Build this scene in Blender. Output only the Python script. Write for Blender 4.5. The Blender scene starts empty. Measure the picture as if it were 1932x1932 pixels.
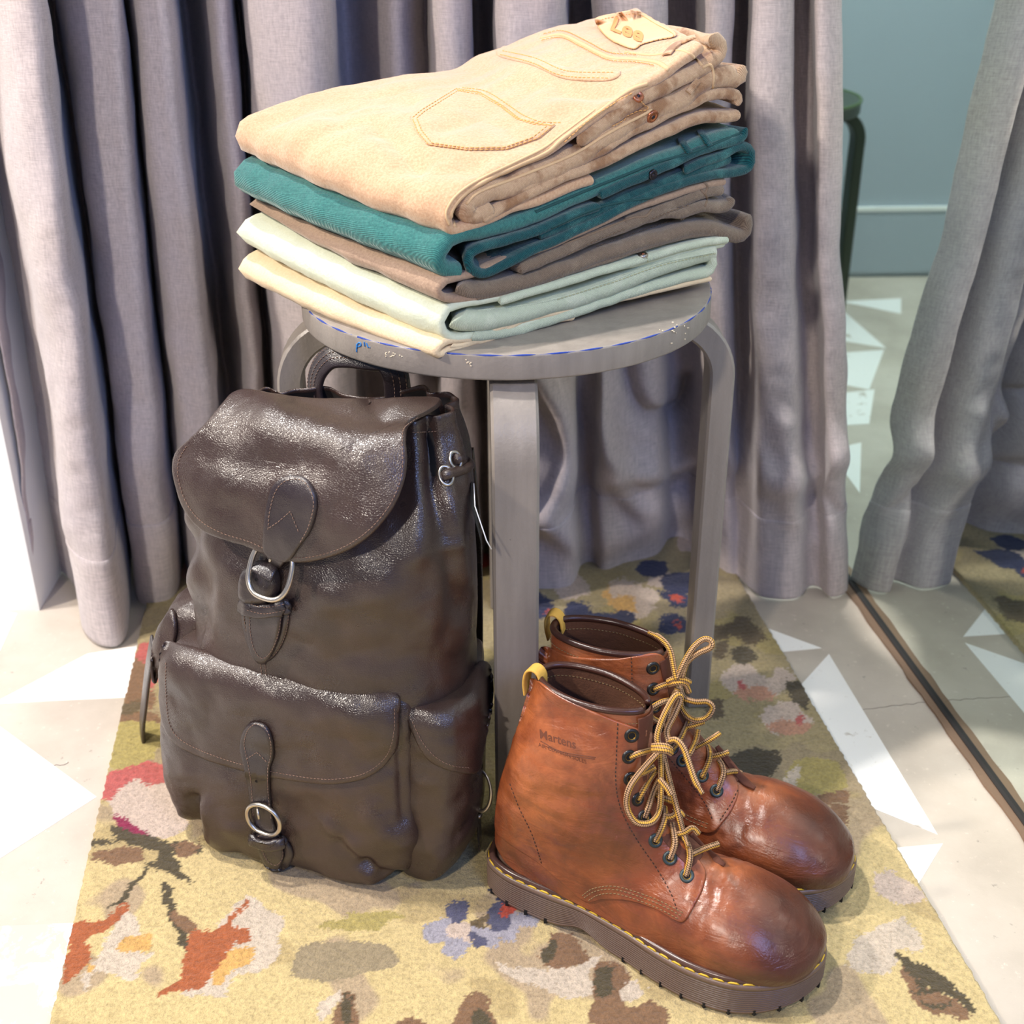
import bpy, math, random
import numpy as np
from mathutils import Vector, Matrix
from mathutils.bvhtree import BVHTree

# ------------------------------------------------------------------ camera, world, lights, exposure
SC = bpy.context.scene
COL = SC.collection
FPX, CAM_H, ROLL = 2400.0, 0.77, -0.005
cam = bpy.data.objects.new('camera', bpy.data.cameras.new('camera'))
COL.objects.link(cam)
cam.data.sensor_width = 36.0
cam.data.lens = FPX / 1932 * 36
cam.data.clip_start = 0.02
cam.location = (0, 0, CAM_H)
_R = (Matrix.Rotation(math.radians(62.5), 3, 'X') @ Matrix.Rotation(ROLL, 3, 'Z'))
cam.rotation_euler = _R.to_euler()
cam.data.dof.use_dof = True
cam.data.dof.focus_distance = 0.99
cam.data.dof.aperture_fstop = 8.0
SC.camera = cam
SC.view_settings.view_transform = 'Standard'
SC.view_settings.look = 'None'
SC.view_settings.gamma = 1.0
SC.view_settings.use_curve_mapping = False
SC.view_settings.exposure = 0.0

world = bpy.data.worlds.new('shop_ambient')
SC.world = world
world.use_nodes = True
bg = world.node_tree.nodes['Background']
bg.inputs[0].default_value = (0.46, 0.60, 1.0, 1)
bg.inputs[1].default_value = 0.24


def add_light(name, loc, target, power, size, color, spread=170, kind='AREA'):
    l = bpy.data.lights.new(name, kind)
    l.energy = power
    l.color = color
    if kind == 'AREA':
        l.shape = 'DISK'
        l.size = size
        l.spread = math.radians(spread)
    else:
        l.shadow_soft_size = size
    o = bpy.data.objects.new(name, l)
    COL.objects.link(o)
    o.location = loc
    o.rotation_euler = (Vector(target) - Vector(loc)).to_track_quat('-Z', 'Y').to_euler()
    return o


WARM = (1.0, 0.90, 0.79)
NEUT = (1.0, 0.95, 0.90)
add_light('spot_left', (-1.6, 0.50, 1.80), (0.0, 1.05, 0.25), 37, 0.10, WARM)
add_light('spot_overhead', (-1.22, 1.10, 3.9), (0.0, 0.95, 0.1), 122, 0.14, NEUT)
add_light('spot_front', (-0.9, -1.0, 1.75), (0.1, 1.2, 0.4), 24, 0.12, WARM)
add_light('blue_fill', (0.9, -1.0, 1.9), (0.1, 1.2, 0.3), 21, 0.8, (0.32, 0.47, 1.0))  # added blue fill, standing in for daylight on the right-facing curtain folds
add_light('fitting_room_lamp', (0.05, 1.95, 2.1), (0.0, 2.2, 0.0), 23, 0.3, (0.92, 1.0, 0.98))

# ------------------------------------------------------------------ camera maths (used to read positions off the photograph)
RM = np.array(_R)
CO = np.array([0, 0, CAM_H])


def ray(px, py):
    return RM @ np.array([(px - 966) / FPX, -(py - 966) / FPX, -1.0])


def P(px, py, z=0.0):
    d = ray(px, py)
    return CO + d * ((z - CAM_H) / d[2])


def PY(px, py, y):
    d = ray(px, py)
    return CO + d * (y / d[1])


def PV(px, py, A, B):
    """point of the pixel's ray on the vertical plane through A and B (xy)"""
    d = ray(px, py)
    n = np.array([-(B[1] - A[1]), B[0] - A[0]])
    t = (n @ (np.array(A[:2]) - CO[:2])) / (n @ d[:2])
    return CO + d * t


def projn(X):
    l = (np.asarray(X) - CO) @ RM
    return np.stack([966 + FPX * l[..., 0] / -l[..., 2], 966 - FPX * l[..., 1] / -l[..., 2]], -1)


# ------------------------------------------------------------------ object helpers
def props(o, label=None, cat=None, group=None, kind=None):
    if label: o['label'] = label
    if cat: o['category'] = cat
    if group: o['group'] = group
    if kind: o['kind'] = kind
    return o


def empty(name, loc, label, cat, group=None):
    o = bpy.data.objects.new(name, None)
    o.empty_display_size = 0.05
    COL.objects.link(o)
    o.location = loc
    return props(o, label, cat, group)


def root_of(o):
    v = Vector((0, 0, 0))
    while o is not None:
        v = v + o.location
        o = o.parent
    return np.array(v)


def obj(name, V, F, mat, parent=None, smooth=True, uv=None, label=None, kind=None, loc=None, auto=None):
    V = np.asarray(V, float)
    if parent is not None:
        off = root_of(parent)
        V = V - off
    elif loc is not None:
        V = V - np.asarray(loc)
    me = bpy.data.meshes.new(name)
    me.from_pydata(V.tolist(), [], [tuple(int(i) for i in f) for f in F])
    if uv is not None:
        ul = me.uv_layers.new(name='UVMap')
        idx = np.empty(len(me.loops), dtype=np.int32)
        me.loops.foreach_get('vertex_index', idx)
        ul.data.foreach_set('uv', np.asarray(uv, float)[idx].ravel())
    me.materials.append(mat)
    if smooth:
        me.polygons.foreach_set('use_smooth', [True] * len(me.polygons))
        if auto:
            me.set_sharp_from_angle(angle=math.radians(auto))
    me.update()
    o = bpy.data.objects.new(name, me)
    COL.objects.link(o)
    if parent is not None:
        o.parent = parent
    elif loc is not None:
        o.location = loc
    if label: o['label'] = label
    if kind: o['kind'] = kind
    return o


class Acc:
    """collects pieces of geometry into one part"""
    def __init__(s): s.V, s.F, s.U, s.n = [], [], [], 0
    def add(s, V, F, uv=None):
        V = np.asarray(V, float)
        s.V.append(V); s.F += [tuple(i + s.n for i in f) for f in F]
        s.U.append(np.zeros((len(V), 2)) if uv is None else np.asarray(uv))
        s.n += len(V)
    def obj(s, name, mat, parent=None, **k):
        if not s.V: return None
        return obj(name, np.concatenate(s.V), s.F, mat, parent, uv=np.concatenate(s.U), **k)


def bvh(V, F):
    return BVHTree.FromPolygons([Vector(v) for v in np.asarray(V).tolist()], [tuple(int(i) for i in f) for f in F])


def cr(pts, n, closed=False, axis=0):
    """Catmull-Rom resample along axis 0, uniform in control index"""
    p = np.asarray(pts, float)
    m = len(p)
    if closed:
        t = np.linspace(0, m, n, endpoint=False)
        i = np.floor(t).astype(int); f = t - i
        g = lambda k: p[(i + k) % m]
    else:
        t = np.linspace(0, m - 1, n)
        i = np.minimum(np.floor(t).astype(int), m - 2); f = t - i
        q = np.concatenate([[2 * p[0] - p[1]], p, [2 * p[-1] - p[-2]]])
        g = lambda k: q[np.clip(i + k + 1, 0, m + 1)]
    f = f.reshape((-1,) + (1,) * (p.ndim - 1))
    a, b, c, d = g(-1), g(0), g(1), g(2)
    return .5 * (2 * b + (c - a) * f + (2 * a - 5 * b + 4 * c - d) * f ** 2 + (-a + 3 * b - 3 * c + d) * f ** 3)


def resample(p, n, closed=False):
    """equal arc-length resample of a polyline"""
    p = np.asarray(p, float)
    if closed: p = np.concatenate([p, p[:1]])
    d = np.r_[0, np.cumsum(np.linalg.norm(np.diff(p, axis=0), axis=1))]
    t = np.linspace(0, d[-1], n, endpoint=not closed)
    return np.stack([np.interp(t, d, p[:, k]) for k in range(p.shape[1])], 1)


def smooth_line(p, n, closed=False):
    return resample(cr(p, max(n, len(p) * 12), closed), n, closed)


def gridfaces(m, n, wrap_i=False, wrap_j=False, off=0, flip=False):
    F = []
    for i in range(m if wrap_i else m - 1):
        for j in range(n if wrap_j else n - 1):
            a = off + i * n + j; b = off + i * n + (j + 1) % n
            c = off + ((i + 1) % m) * n + (j + 1) % n; d = off + ((i + 1) % m) * n + j
            F.append((a, d, c, b) if flip else (a, b, c, d))
    return F


def interp_axis(G, t):
    """linear sample of grid G at fractional row indices t"""
    i = np.clip(np.floor(t).astype(int), 0, len(G) - 2)
    f = (t - i).reshape((-1,) + (1,) * (G.ndim - 1))
    return G[i] * (1 - f) + G[i + 1] * f


_rs = np.random.RandomState(5)
_NK = {}


def fnoise(X, scale, seed=0, oct=3, n=10):
    """cheap smooth noise in about -1..1 : sums of random sines"""
    X = np.asarray(X, float)
    out = np.zeros(X.shape[:-1]); amp = 1.0; tot = 0
    for o in range(oct):
        k = (seed, o)
        if k not in _NK:
            r = np.random.RandomState(seed * 31 + o)
            d = r.normal(size=(n, 3)); d /= np.linalg.norm(d, axis=1)[:, None]
            _NK[k] = (d * r.uniform(.6, 1.4, (n, 1)), r.uniform(0, 6.28, n))
        K, ph = _NK[k]
        Y = X if X.shape[-1] == 3 else np.concatenate([X, np.zeros(X.shape[:-1] + (1,))], -1)
        out += amp * np.sin(Y @ (K.T * (6.283 / (scale / 2 ** o))) + ph).sum(-1) / math.sqrt(n) * .8
        tot += amp; amp *= .5
    return out / tot


def normals(G, wrap_j=False):
    if wrap_j:
        dj = np.roll(G, -1, 1) - np.roll(G, 1, 1)
    else:
        dj = np.gradient(G, axis=1)
    di = np.gradient(G, axis=0)
    n = np.cross(di, dj)
    l = np.linalg.norm(n, axis=-1, keepdims=True)
    return n / np.maximum(l, 1e-12)


def sheet(G, t, rnd=4, flip=False, uvscale=1.0):
    """closed thick sheet about the centre surface G[m,n,3]; edges rounded. returns V,F,UV"""
    G = np.asarray(G, float)
    m, n = G.shape[:2]
    t = np.broadcast_to(np.asarray(t, float), (m, n)).copy()
    Li = np.linalg.norm(np.diff(G, axis=0), axis=2).mean(1).sum()
    Lj = np.linalg.norm(np.diff(G, axis=1), axis=2).mean(0).sum()
    def params(cnt, L, T):
        r = min(T / 2 / L, .2) * (cnt - 1)
        a = np.linspace(0, math.pi / 2, rnd + 1)
        e = r * (1 - np.cos(a)); f = np.sin(a)
        mid = np.linspace(r, cnt - 1 - r, cnt)[1:-1]
        return np.r_[e, mid, (cnt - 1) - e[::-1]], np.r_[f, np.ones(len(mid)), f[::-1]]
    ti, fi = params(m, Li, t.mean()); tj, fj = params(n, Lj, t.mean())
    A = interp_axis(G, ti); A = np.swapaxes(interp_axis(np.swapaxes(A, 0, 1), tj), 0, 1)
    T = interp_axis(t[..., None], ti); T = np.swapaxes(interp_axis(np.swapaxes(T, 0, 1), tj), 0, 1)[..., 0]
    N = normals(A)
    if flip: N = -N
    H = (T / 2 * np.minimum(fi[:, None], fj[None, :]))[..., None]
    top = A + N * H; bot = A - N * H
    M, K = A.shape[:2]
    V = np.concatenate([top.reshape(-1, 3), bot.reshape(-1, 3)])
    idx = np.arange(M * K).reshape(M, K)
    bidx = idx + M * K
    b2 = bidx.copy()
    b2[0], b2[-1], b2[:, 0], b2[:, -1] = idx[0], idx[-1], idx[:, 0], idx[:, -1]
    F = []
    for i in range(M - 1):
        for j in range(K - 1):
            f1 = (idx[i, j], idx[i + 1, j], idx[i + 1, j + 1], idx[i, j + 1])
            f2 = (b2[i, j], b2[i, j + 1], b2[i + 1, j + 1], b2[i + 1, j])
            if flip: f1, f2 = f1[::-1], f2[::-1]
            F.append(f1); F.append(f2)
    uu, vv = np.meshgrid(ti / (m - 1) * Li, tj / (n - 1) * Lj, indexing='ij')
    uv = np.stack([uu, vv], -1).reshape(-1, 2) * uvscale
    uv = np.concatenate([uv, uv])
    used = np.zeros(len(V), bool); used[np.array(F).ravel()] = True
    remap = np.cumsum(used) - 1
    F = [tuple(remap[list(f)]) for f in F]
    return V[used], F, uv[used]


def tube(path, r, seg=8, closed=False, flat=1.0, up=None, caps=True):
    p = np.asarray(path, float); n = len(p)
    r = np.broadcast_to(np.asarray(r, float), (n,))
    if closed: T = np.roll(p, -1, 0) - np.roll(p, 1, 0)
    else: T = np.gradient(p, axis=0)
    T /= np.maximum(np.linalg.norm(T, axis=1)[:, None], 1e-12)
    u = np.array(up if up is not None else (0.3, .2, .93), float)
    X = np.zeros_like(p)
    for i in range(n):
        if up is None and i > 0: u = X[i - 1]
        elif up is not None and np.ndim(up) == 2: u = up[i]
        x = u - T[i] * (u @ T[i]); l = np.linalg.norm(x)
        if l < 1e-6:
            x = np.array([1, 0, 0]) - T[i] * T[i][0]; l = np.linalg.norm(x)
        X[i] = x / l
    Y = np.cross(T, X)
    a = np.linspace(0, 2 * math.pi, seg, endpoint=False)
    V = (p[:, None] + r[:, None, None] * (np.cos(a)[None, :, None] * X[:, None] * flat + np.sin(a)[None, :, None] * Y[:, None]))
    L = np.r_[0, np.cumsum(np.linalg.norm(np.diff(p, axis=0), axis=1))]
    uv = np.stack(np.meshgrid(L, np.abs(a / math.pi - 1), indexing='ij'), -1).reshape(-1, 2)
    F = gridfaces(n, seg, wrap_i=closed, wrap_j=True)
    if caps and not closed:
        F.append(tuple(range(seg))[::-1]); F.append(tuple(range((n - 1) * seg, n * seg)))
    return V.reshape(-1, 3), F, uv


def prism(poly, z0, z1, bev=0.0):
    """poly: xy list; vertical prism with bevelled rims"""
    p = np.asarray(poly, float)[:, :2]; n = len(p)
    c = p.mean(0)
    rings = []
    def ring(z, ins):
        d = c - p; l = np.linalg.norm(d, axis=1, keepdims=True)
        q = p + d / np.maximum(l, 1e-9) * ins
        return np.c_[q, np.full(n, z)]
    if bev > 0:
        rings = [ring(z0, bev), ring(z0 + bev, 0), ring(z1 - bev, 0), ring(z1, bev)]
    else:
        rings = [ring(z0, 0), ring(z1, 0)]
    V = np.concatenate(rings); m = len(rings)
    F = gridfaces(m, n, wrap_j=True, flip=False)
    F.append(tuple(range(n))[::-1]); F.append(tuple(range((m - 1) * n, m * n)))
    return V, F


def box(c, s, rot=0.0, bev=0.0):
    hx, hy, hz = np.array(s) / 2
    q = np.array([(-hx, -hy), (hx, -hy), (hx, hy), (-hx, hy)])
    k, w = math.cos(rot), math.sin(rot)
    q = q @ np.array([[k, w], [-w, k]]) + np.array(c[:2])
    return prism(q, c[2] - hz, c[2] + hz, bev)


# ---- surface decals : pieces laid on an existing surface
def camray(p): return CO, ray(p[0], p[1])


def cast(tree, p, rf=camray):
    if isinstance(tree, (list, tuple)):
        hs = [h for h in (cast(t, p, rf) for t in tree) if h is not None]
        return min(hs, key=lambda h: h[2]) if hs else None
    o, d = rf(p)
    d = np.asarray(d) / np.linalg.norm(d)
    h = tree.ray_cast(Vector(o), Vector(d))
    if h[0] is None: return None
    n = np.array(h[1])
    if n @ d > 0: n = -n
    return np.array(h[0]), n, h[3], np.asarray(o), d


def patch(tree, poly, t, off=0.0, levels=10, spine=None, rf=camray, n=96, smooth=True, edge=None, power=1.3, sink=0.0, puff=0.0, closed_cr=True, nsmooth=0):
    """thick piece with the outline poly laid on the surface; t thickness, off gap under it"""
    B = smooth_line(poly, n, True) if smooth else resample(poly, n, True)
    if spine is None: M = np.repeat(B.mean(0)[None], n, 0)
    else:
        S = resample(spine, 40)
        M = S[((B[:, None] - S[None]) ** 2).sum(2).argmin(1)]
    ss = np.linspace(0, 1, levels + 1) ** power          # 0 = edge, 1 = spine
    e = edge if edge else t
    rows_t, rows_b = [], []
    depth = None; nor = None
    data = []
    for s in ss[::-1]:
        Q = B * (1 - s) + M * s
        row = []
        for k in range(n):
            h = cast(tree, Q[k], rf)
            if h is None and not data:
                h = None
            if h is None:
                pr = data[-1][k] if data else None
                if pr is None: row.append(None); continue
                o, d = rf(Q[k]); d = np.asarray(d) / np.linalg.norm(d)
                row.append((np.asarray(o) + d * pr[2], pr[1], pr[2]))
            else:
                if data and data[-1][k] is not None and h[2] - data[-1][k][2] > 0.02:
                    pr = data[-1][k]
                    row.append((h[3] + h[4] * pr[2], pr[1], pr[2]))
                else:
                    row.append((h[0], h[1], h[2]))
        if any(r is None for r in row):
            good = [r for r in row if r is not None]
            if not good:
                hb = [h for h in (cast(tree, q, rf) for q in B) if h is not None]
                if not hb: raise ValueError('patch misses the surface %s' % Q[0])
                hb = hb[0]; o, d = rf(Q[0]); d = np.asarray(d) / np.linalg.norm(d)
                good = [(np.asarray(o) + d * hb[2], hb[1], hb[2])]
            row = [r if r is not None else good[0] for r in row]
        data.append(row)
    data = data[::-1]
    Pm = np.array([[r[0] for r in row] for row in data]); Nm = np.array([[r[1] for r in row] for row in data])
    for _ in range(nsmooth):
        for A in (Pm, Nm):
            B2 = A.copy()
            B2[1:-1] = (A[:-2] + A[2:] + 2 * A[1:-1]) / 4
            B2 = (np.roll(B2, 1, 1) + np.roll(B2, -1, 1) + 2 * B2) / 4
            A[1:] = B2[1:]
    Nm /= np.linalg.norm(Nm, axis=2)[..., None]
    D = np.linalg.norm(Pm - Pm[:1], axis=2)
    prof = np.sqrt(1 - (1 - np.clip(D / e, 0, 1)) ** 2)
    pf = 1 - (1 - np.clip(D / max(D.max(), 1e-6), 0, 1)) ** 2
    top = Pm + Nm * (off + t * (.35 + .65 * prof) + puff * pf)[..., None]
    base = Pm[0] + Nm[0] * (off - sink)
    V = np.concatenate([base, top.reshape(-1, 3)])
    F = gridfaces(levels + 2, n, wrap_j=True)
    # centre: last ring collapses on the spine / centre point
    uv = np.concatenate([B, (B[None] * (1 - ss[:, None, None]) + M[None] * ss[:, None, None]).reshape(-1, 2)]) / 2400
    return V, F, uv


def lay(tree, line, off, rf=camray, n=None, smooth=True):
    """polyline laid on a surface: points and normals"""
    line = np.asarray(line, float)
    if n is None: n = int(max(8, np.linalg.norm(np.diff(line, axis=0), axis=1).sum() / 4))
    L = smooth_line(line, n) if smooth else resample(line, n)
    pts, nor = [], []
    last = None
    for q in L:
        h = cast(tree, q, rf)
        if h is None or (last is not None and h[2] - last > .03):
            if last is None: continue
            o, d = rf(q); d = np.asarray(d) / np.linalg.norm(d)
            pts.append(np.asarray(o) + d * last + nor[-1] * off); nor.append(nor[-1]); continue
        last = h[2]
        pts.append(h[0] + h[1] * off); nor.append(h[1])
    return np.array(pts), np.array(nor)


def dashes(acc, pts, nor, length=.0024, gap=.0010, r=.00035, rise=0.0001):
    """a row of thread stitches"""
    if len(pts) < 2: return
    d = np.r_[0, np.cumsum(np.linalg.norm(np.diff(pts, axis=0), axis=1))]
    t = 0.0
    while t + length < d[-1]:
        tt = np.array([t, t + length * .25, t + length * .75, t + length])
        p = np.stack([np.interp(tt, d, pts[:, k]) for k in range(3)], 1)
        q = np.stack([np.interp(tt, d, nor[:, k]) for k in range(3)], 1)
        p = p + q * np.array([-r, rise, rise, -r])[:, None]
        V, F, uv = tube(p, [r * .6, r, r, r * .6], seg=5, up=q)
        acc.add(V, F, uv)
        t += length + gap


def strip_on(tree, line, width, t, off=0.0, rf=camray, n=None, wfun=None, arch=0.0, smooth=True):
    """flat strap following a line on a surface. width in metres (or array along line)"""
    pts, nor = lay(tree, line, 0.0, rf, n, smooth)
    m = len(pts)
    w = np.interp(np.linspace(0, 1, m), np.linspace(0, 1, np.size(width)), np.atleast_1d(width)) if np.size(width) > 1 else np.full(m, float(width))
    return strap(pts, nor, w, t, off, arch)


def strap(pts, nor, w, t, off=0.0, arch=0.0, k=7):
    T = np.gradient(pts, axis=0); T /= np.linalg.norm(T, axis=1)[:, None]
    S = np.cross(T, nor); S /= np.linalg.norm(S, axis=1)[:, None]
    a = np.linspace(-1, 1, k)
    w = np.broadcast_to(w, (len(pts),))
    off = np.broadcast_to(off, (len(pts),))
    G = pts[:, None] + S[:, None] * (a[None, :, None] * w[:, None, None] / 2) + nor[:, None] * ((off + t / 2)[:, None] - arch * a[None, :] ** 2)[..., None]
    return sheet(G, t, rnd=3)


def ring_on(center, nor, up, rx, ry, r, gap=None, n=40, power=2.0):
    """oval ring (buckle frame) in the plane with the given normal"""
    nor = nor / np.linalg.norm(nor)
    up = up - nor * (up @ nor); up /= np.linalg.norm(up)
    rt = np.cross(up, nor)
    a = np.linspace(0, 2 * math.pi, n, endpoint=False)
    c, s = np.cos(a), np.sin(a)
    x = np.sign(c) * np.abs(c) ** (2 / power) * rx; y = np.sign(s) * np.abs(s) ** (2 / power) * ry
    p = center + rt * x[:, None] + up * y[:, None]
    return tube(p, r, seg=10, closed=True, up=np.repeat(nor[None], n, 0))


def crease(px_line, width, amp):
    L = smooth_line(px_line, 50)
    def f(G):
        q = projn(G); out = np.full(G.shape[:2], 1e9)
        for p in L: out = np.minimum(out, ((q - p) ** 2).sum(-1))
        return amp * np.exp(-out / width ** 2)
    return f


# ------------------------------------------------------------------ materials
def srgb(*c):
    c = [x / 255 for x in c]
    return tuple(x / 12.92 if x <= .04045 else ((x + .055) / 1.055) ** 2.4 for x in c) + (1,)


class Mat:
    def __init__(s, name):
        s.m = bpy.data.materials.new(name); s.m.use_nodes = True
        s.nt = s.m.node_tree; s.b = s.nt.nodes['Principled BSDF']; s._tc = None
    def n(s, t, **k):
        x = s.nt.nodes.new(t)
        for a, v in k.items():
            if a.startswith('_'): setattr(x, a[1:], v)
            else:
                kk = a.replace('_', ' ')
                x.inputs[kk].default_value = v
        return x
    def l(s, a, b): s.nt.links.new(a, b)
    def set(s, **k):
        for a, v in k.items(): s.b.inputs[a.replace('_', ' ')].default_value = v
        return s
    def tc(s, out='Object', scale=None, rot=None):
        if s._tc is None: s._tc = s.n('ShaderNodeTexCoord')
        o = s._tc.outputs[out]
        if scale or rot:
            mp = s.n('ShaderNodeMapping'); s.l(o, mp.inputs[0])
            if scale: mp.inputs['Scale'].default_value = scale
            if rot: mp.inputs['Rotation'].default_value = rot
            o = mp.outputs[0]
        return o
    def noise(s, scale, detail=4, rough=.55, vec=None, dist=0):
        x = s.n('ShaderNodeTexNoise', Scale=scale, Detail=detail, Roughness=rough, Distortion=dist)
        s.l(vec or s.tc(), x.inputs['Vector']); return x.outputs['Fac']
    def voro(s, scale, vec=None, feat='F1', out='Distance', rnd=1.0):
        x = s.n('ShaderNodeTexVoronoi', Scale=scale, Randomness=rnd); x.feature = feat
        s.l(vec or s.tc(), x.inputs['Vector']); return x.outputs[out]
    def wave(s, scale, dirn='DIAGONAL', dist=0, vec=None, ds=1):
        x = s.n('ShaderNodeTexWave', Scale=scale, Distortion=dist); x.bands_direction = dirn
        x.inputs['Detail Scale'].default_value = ds
        s.l(vec or s.tc(), x.inputs['Vector']); return x.outputs['Fac']
    def ramp(s, fac, stops, interp='LINEAR'):
        x = s.n('ShaderNodeValToRGB'); x.color_ramp.interpolation = interp
        e = x.color_ramp.elements
        while len(e) < len(stops): e.new(.5)
        for k, (p, c) in enumerate(stops):
            e[k].position = p; e[k].color = c if len(c) == 4 else (c[0], c[1], c[2], 1)
        s.l(fac, x.inputs[0]); return x.outputs[0]
    def mix(s, fac, a, b, mode='MIX'):
        x = s.n('ShaderNodeMix'); x.data_type = 'RGBA'; x.blend_type = mode
        for v, i in ((fac, 0), (a, 6), (b, 7)):
            if hasattr(v, 'node'): s.l(v, x.inputs[i])
            else: x.inputs[i].default_value = v
        return x.outputs[2]
    def math(s, op, a, b=0.0, clamp=False):
        x = s.n('ShaderNodeMath'); x.operation = op; x.use_clamp = clamp
        for v, i in ((a, 0), (b, 1)):
            if hasattr(v, 'node'): s.l(v, x.inputs[i])
            else: x.inputs[i].default_value = v
        return x.outputs[0]
    def col(s, c):
        if hasattr(c, 'node'): s.l(c, s.b.inputs['Base Color'])
        else: s.b.inputs['Base Color'].default_value = c
        return s
    def rough(s, c):
        if hasattr(c, 'node'): s.l(c, s.b.inputs['Roughness'])
        else: s.b.inputs['Roughness'].default_value = c
        return s
    def bump(s, h, dist=.001, strength=1.0, prev=None):
        x = s.n('ShaderNodeBump', Distance=dist, Strength=strength)
        s.l(h, x.inputs['Height'])
        if prev is not None: s.l(prev, x.inputs['Normal'])
        s.l(x.outputs[0], s.b.inputs['Normal'])
        return x.outputs[0]


def mul(c, k): return (min(c[0] * k, 1), min(c[1] * k, 1), min(c[2] * k, 1), 1)


def leather_bag(name='brown_leather', base=(57, 42, 37), k=1.0, smoothl=False):
    m = Mat(name)
    c = mul(srgb(*base), k)
    big = m.noise(9, 3)
    c1 = m.mix(m.ramp(big, [(.35, (0, 0, 0)), (.7, (1, 1, 1))]), mul(c, .72), mul(c, 1.25))
    g = m.voro(760 if smoothl else 620, feat='DISTANCE_TO_EDGE')
    gr = m.ramp(g, [(0.0, (0, 0, 0)), (.25, (1, 1, 1))])
    m.col(m.mix(m.math('MULTIPLY', gr, .0), c1, c1))
    m.rough(m.ramp(m.noise(30, 4), [(.3, (.25,) * 3), (.75, (.40,) * 3)]))
    m.b.inputs['Specular IOR Level'].default_value = .85
    b1 = m.bump(m.noise(14, 3, .5), .010, .3)
    b2 = m.bump(m.noise(70, 3, .5), .0010, .45, b1)
    m.bump(gr, .00025, .3 if smoothl else .42, b2)
    return m.m


def boot_leather(name, stops, rough=(.25, .46), toe=True):
    m = Mat(name)
    n1 = m.noise(11, 5, .6, dist=.6)
    c = m.ramp(n1, stops)
    n2 = m.noise(60, 4, .7, dist=.5)
    c = m.mix(m.ramp(n2, [(.42, (0, 0, 0)), (.75, (.5, .5, .5))]), c, srgb(80, 38, 22))
    # worn dark toe cap, object space: toe at +X (UV.x carries the length along the boot)
    if toe:
        at = m.n('ShaderNodeAttribute'); at.attribute_name = 'toe'
        f = m.math('ADD', at.outputs['Fac'], m.math('MULTIPLY', m.math('SUBTRACT', m.noise(16, 4), .5), .9))
        c = m.mix(m.ramp(f, [(.12, (0, 0, 0)), (.75, (.92, .92, .92))]), c, srgb(60, 28, 20))
    m.col(c)
    m.rough(m.ramp(m.noise(35, 5, .65), [(.3, (rough[0],) * 3), (.7, (rough[1],) * 3)]))
    m.b.inputs['Specular IOR Level'].default_value = .6
    m.b.inputs['Coat Weight'].default_value = .2
    m.b.inputs['Coat Roughness'].default_value = .22
    b0 = m.bump(m.noise(26, 4, .6, m.tc(scale=(.7, .7, 1.9)), dist=1.6), .0035, .4)
    b1 = m.bump(m.noise(28, 4, .55, dist=1.0), .0025, .3, b0)
    b2 = m.bump(m.voro(420, feat='DISTANCE_TO_EDGE'), .0004, .35, b1)
    m.bump(m.noise(300, 3), .0003, .5, b2)
    return m.m


def denim(name, col, dark, twill=True, fuzz=.5, blot=None, sheen=.3, wear=None, twill_amt=.5):
    m = Mat(name)
    v = m.tc()
    big = m.noise(16, 4, .6)
    c = m.mix(m.ramp(big, [(.35, (0, 0, 0)), (.7, (1, 1, 1))]), col, mul(col, .86))
    if wear is not None:
        c = m.mix(m.ramp(m.noise(38, 4, .6, dist=.4), [(.52, (0, 0, 0)), (.72, (.8, .8, .8))]), c, wear)
    if blot is not None:
        c = m.mix(m.ramp(m.noise(46, 4, .6, dist=.3), [(.48, (0, 0, 0)), (.62, (.9, .9, .9))]), c, blot)
    fz = m.noise(520, 3, .7)
    c = m.mix(m.ramp(fz, [(.35, (0, 0, 0)), (.7, (fuzz,) * 3)]), c, dark)
    h = m.noise(420, 3, .65)
    if twill:
        w = m.wave(350, 'DIAGONAL', .6, m.tc('Object', rot=(.5, .35, .2)), 2)
        c = m.mix(m.ramp(w, [(.3, (twill_amt,) * 3), (.75, (0, 0, 0))]), c, dark)
        h = m.math('ADD', m.math('MULTIPLY', w, .8), m.math('MULTIPLY', h, .6))
    m.col(c); m.rough(.92)
    m.b.inputs['Sheen Weight'].default_value = sheen
    m.b.inputs['Specular IOR Level'].default_value = .15
    b = m.bump(m.noise(24, 4, .6, dist=.5), .006, .38)
    m.bump(h, .0007, .55, b)
    return m.m


def plain(name, col, rough=.5, metal=0.0, bump=None, spec=.5):
    m = Mat(name); m.col(col).rough(rough).set(Metallic=metal)
    m.b.inputs['Specular IOR Level'].default_value = spec
    if bump: m.bump(m.noise(bump[0], 3), bump[1], .6)
    return m.m


def m_stool():
    m = Mat('grey_painted_wood')
    c0 = srgb(140, 132, 124)
    streak = m.noise(60, 5, .6, m.tc(scale=(1, 1, .12)))
    c = m.mix(m.ramp(streak, [(.3, (0, 0, 0)), (.7, (1, 1, 1))]), mul(c0, .84), mul(c0, 1.12))
    sp = m.noise(170, 5, .75)
    c = m.mix(m.ramp(sp, [(.72, (0, 0, 0)), (.76, (.8, .8, .8))]), c, srgb(215, 200, 175))
    sp2 = m.noise(120, 6, .75, m.tc(scale=(1, 1.3, .5)))
    c = m.mix(m.ramp(sp2, [(.25, (.8, .8, .8)), (.3, (0, 0, 0))]), c, srgb(60, 54, 50))
    m.col(c)
    m.rough(m.ramp(m.noise(20, 4), [(.3, (.3,) * 3), (.7, (.5,) * 3)]))
    m.bump(m.math('ADD', streak, m.noise(300, 2)), .0005, .5)
    return m.m


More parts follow.
